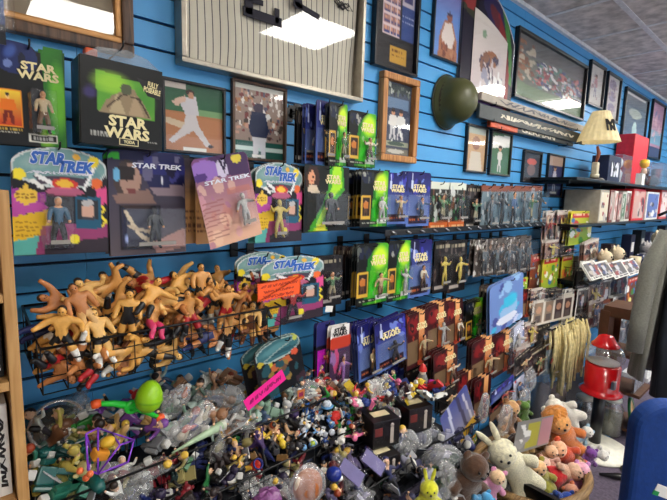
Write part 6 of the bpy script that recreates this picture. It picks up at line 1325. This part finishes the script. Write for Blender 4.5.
plush('red-dressed plush doll low in the basket', 562, 474, 1.85, 70, (226,180,150), 40, face=(236,190,160), dress=REDP)
plush('lavender and pink plush doll at the basket edge', 578, 478, 1.85, 10, (206,140,200), 34, face=(236,170,190))
plush('purple plush toy right of the orange bear', 587, 460, 1.95, 20, PUR, 26)
plush('olive yellow dressed plush doll beside the white rabbit', 540, 478, 1.8, -20, OLV, 40, face=(226,180,130), dress=(176,170,60))
plush('tan-faced plush doll with dark hair above the rabbit', 522, 452, 1.9, -30, (196,160,90), 32, face=(220,170,120), hair=(60,40,30))
plush('brown plush monkey in the middle of the basket', 545, 458, 1.92, 30, (150,100,60), 30, face=(226,180,140))
plush('pale pink plush doll between olive and red dolls', 552, 466, 1.88, -70, (226,170,150), 30, face=(236,200,180))
plush('white long-bodied plush dog draped behind the basket', 564, 412, 2.2, -62, (226,220,206), 40)
plush('pale blue and white plush toy by the pole foot', 580, 436, 2.2, 50, (150,180,196), 26, face=(226,222,210))
plush('white and black plush toy hanging over the basket side', 596, 452, 2.05, 110, (226,222,214), 24)
plush('bright blue plush toy at the lower edge of the basket', 556, 500, 1.75, 80, (36,80,180), 34)
plush('orange plush toy with pink paws at the bottom of the basket', 576, 496, 1.8, -40, (226,130,90), 30, face=(236,170,140))
plush('brown shaggy plush toy on the left of the basket', 508, 418, 2.0, 10, (150,104,64), 36, face=(196,150,100))
plush('small green plush toy above the clear book pack', 524, 412, 2.1, 0, (90,130,50), 22)
STY['book'] = (lambda s: Cv(40,30,(130,130,126),s).rect(.3,.1,.62,.9,(176,170,60)).rect(.66,.05,.98,.95,(180,130,136)).blobs(8,[(150,150,150),(230,230,226)],.05,.12,(0,0,.3,1)), (.2,.14), None, (.01,.02,.99,.98,.01), None)
card('clear-wrapped book pack with a yellow stripe lying on the plush toys', (516,420,552,447), .66, 'book', 140, tilt=14, zone='wall', name='book_pack', cat='pack', detail=False)
bigbag(505,420,.6,.045,.06,5,31,'clear bag with a brown haired doll above the rabbit',[(190,130,80),(206,160,110),(150,90,60)]); bigbag(484,408,.55,.03,.06,0,32,'dark red glossy bag hanging over the plush toys',[(110,24,30),(90,20,26),(130,40,40)])
for i, (rc, st_, ds) in enumerate((((492,383,513,400),'blue','navy topped pack lying above the shaggy toys'),((490,396,512,414),'red','dark red pack under the navy topped pack'),((512,378,524,398),'slide','white striped slim pack near the jars'),((515,352,530,372),'dark','black pack beside the white striped slim pack'))): card(ds, rc, .4, st_, 150+i, tilt=-10, zone='wall', letter=False, name='carded_toy')
# fallen bits on the carpet
fp = atz(630,478,.02); t = thing('umbrella', 'black folded umbrella lying on the carpet by the basket', 'umbrella', fp, (0,0,-.9), zone='wall'); MB().tube([(-.16,0,.0),(-.02,0,.0),(.1,0,0)],[.008,.022,.012],10).build('folded_canopy', BLACKP, t); MB().tube([(.1,0,0),(.15,0,0),(.165,.02,0)],.006,8).build('handle', mat('umb_handle', (90,80,80), .4), t)
# unseen glowing panel with bars, added behind the camera as fill light
wn = MB(); wn.box((3.2,Y1+.012,1.45),(5.6,.01,1.7)); o = wn.build('added_glow_panel', mat('added_panel_glow', (255,255,255), .5, emit=(226,238,255), es=FILL_ES)); o['kind'] = 'structure'
wf = MB()
for x in (.4,1.8,3.2,4.6,6.0): wf.box((x,Y1+.03,1.45),(.06,.04,1.8))
for z in (.57,2.33): wf.box((3.2,Y1+.03,z),(5.66,.04,.06))
struct('added_panel_bars', wf, mat('added_bars_alu', (150,150,154), .4, .6))
# ------------------------------------------------------------------ tell repeated descriptions apart by their order along the wall
bpy.context.view_layer.update()
ORD = ['first','second','third','fourth','fifth','sixth','seventh','eighth','ninth','tenth','eleventh','twelfth']
def ordw(i): return ORD[i] if i < len(ORD) else f'{i+1}th'
def finish_labels():
    gr = {}
    for o, base, zone in AUTO:
        if o.name not in bpy.data.objects: continue
        z = '' if zone in ('wall', 'hooks') else ' '+zone
        gr.setdefault(base+z, []).append(o)
    for lab, os_ in gr.items():
        if len(os_) == 1: os_[0]['label'] = lab; continue
        os_.sort(key=lambda o: proj(o.matrix_world.translation)[0])
        n = len(os_)
        for i, o in enumerate(os_):
            a = f'{ordw(i)} from the left' if i < n/2 or n < 3 else (f'{ordw(n-1-i)} from the right' if n-1-i else 'rightmost')
            if i == 0: a = 'leftmost'
            elif i == n-1: a = 'rightmost'
            o['label'] = f'{lab}, {a}'
finish_labels()
EXPO = 1.55
# ------------------------------------------------------------------ camera
cd = bpy.data.cameras.new('camera'); cd.sensor_fit = 'HORIZONTAL'; cd.sensor_width = 36; cd.lens = FPX/667*36; cd.clip_start = .02
co = bpy.data.objects.new('camera', cd); COL.objects.link(co)
Mx = Matrix((Rr, Ur, -Fv)).transposed().to_4x4(); Mx.translation = CAM; co.matrix_world = Mx; sc.camera = co
wd = bpy.data.worlds.new('world'); sc.world = wd; wd.use_nodes = True; wd.node_tree.nodes['Background'].inputs[0].default_value = (.5,.6,.7,1); wd.node_tree.nodes['Background'].inputs[1].default_value = .05
sc.view_settings.view_transform = 'Standard'; sc.view_settings.look = 'None'; sc.view_settings.gamma = 1; sc.view_settings.use_curve_mapping = False
sc.view_settings.exposure = EXPO
sc.cycles.transparent_max_bounces = 24; sc.cycles.max_bounces = 7; sc.cycles.use_denoising = True
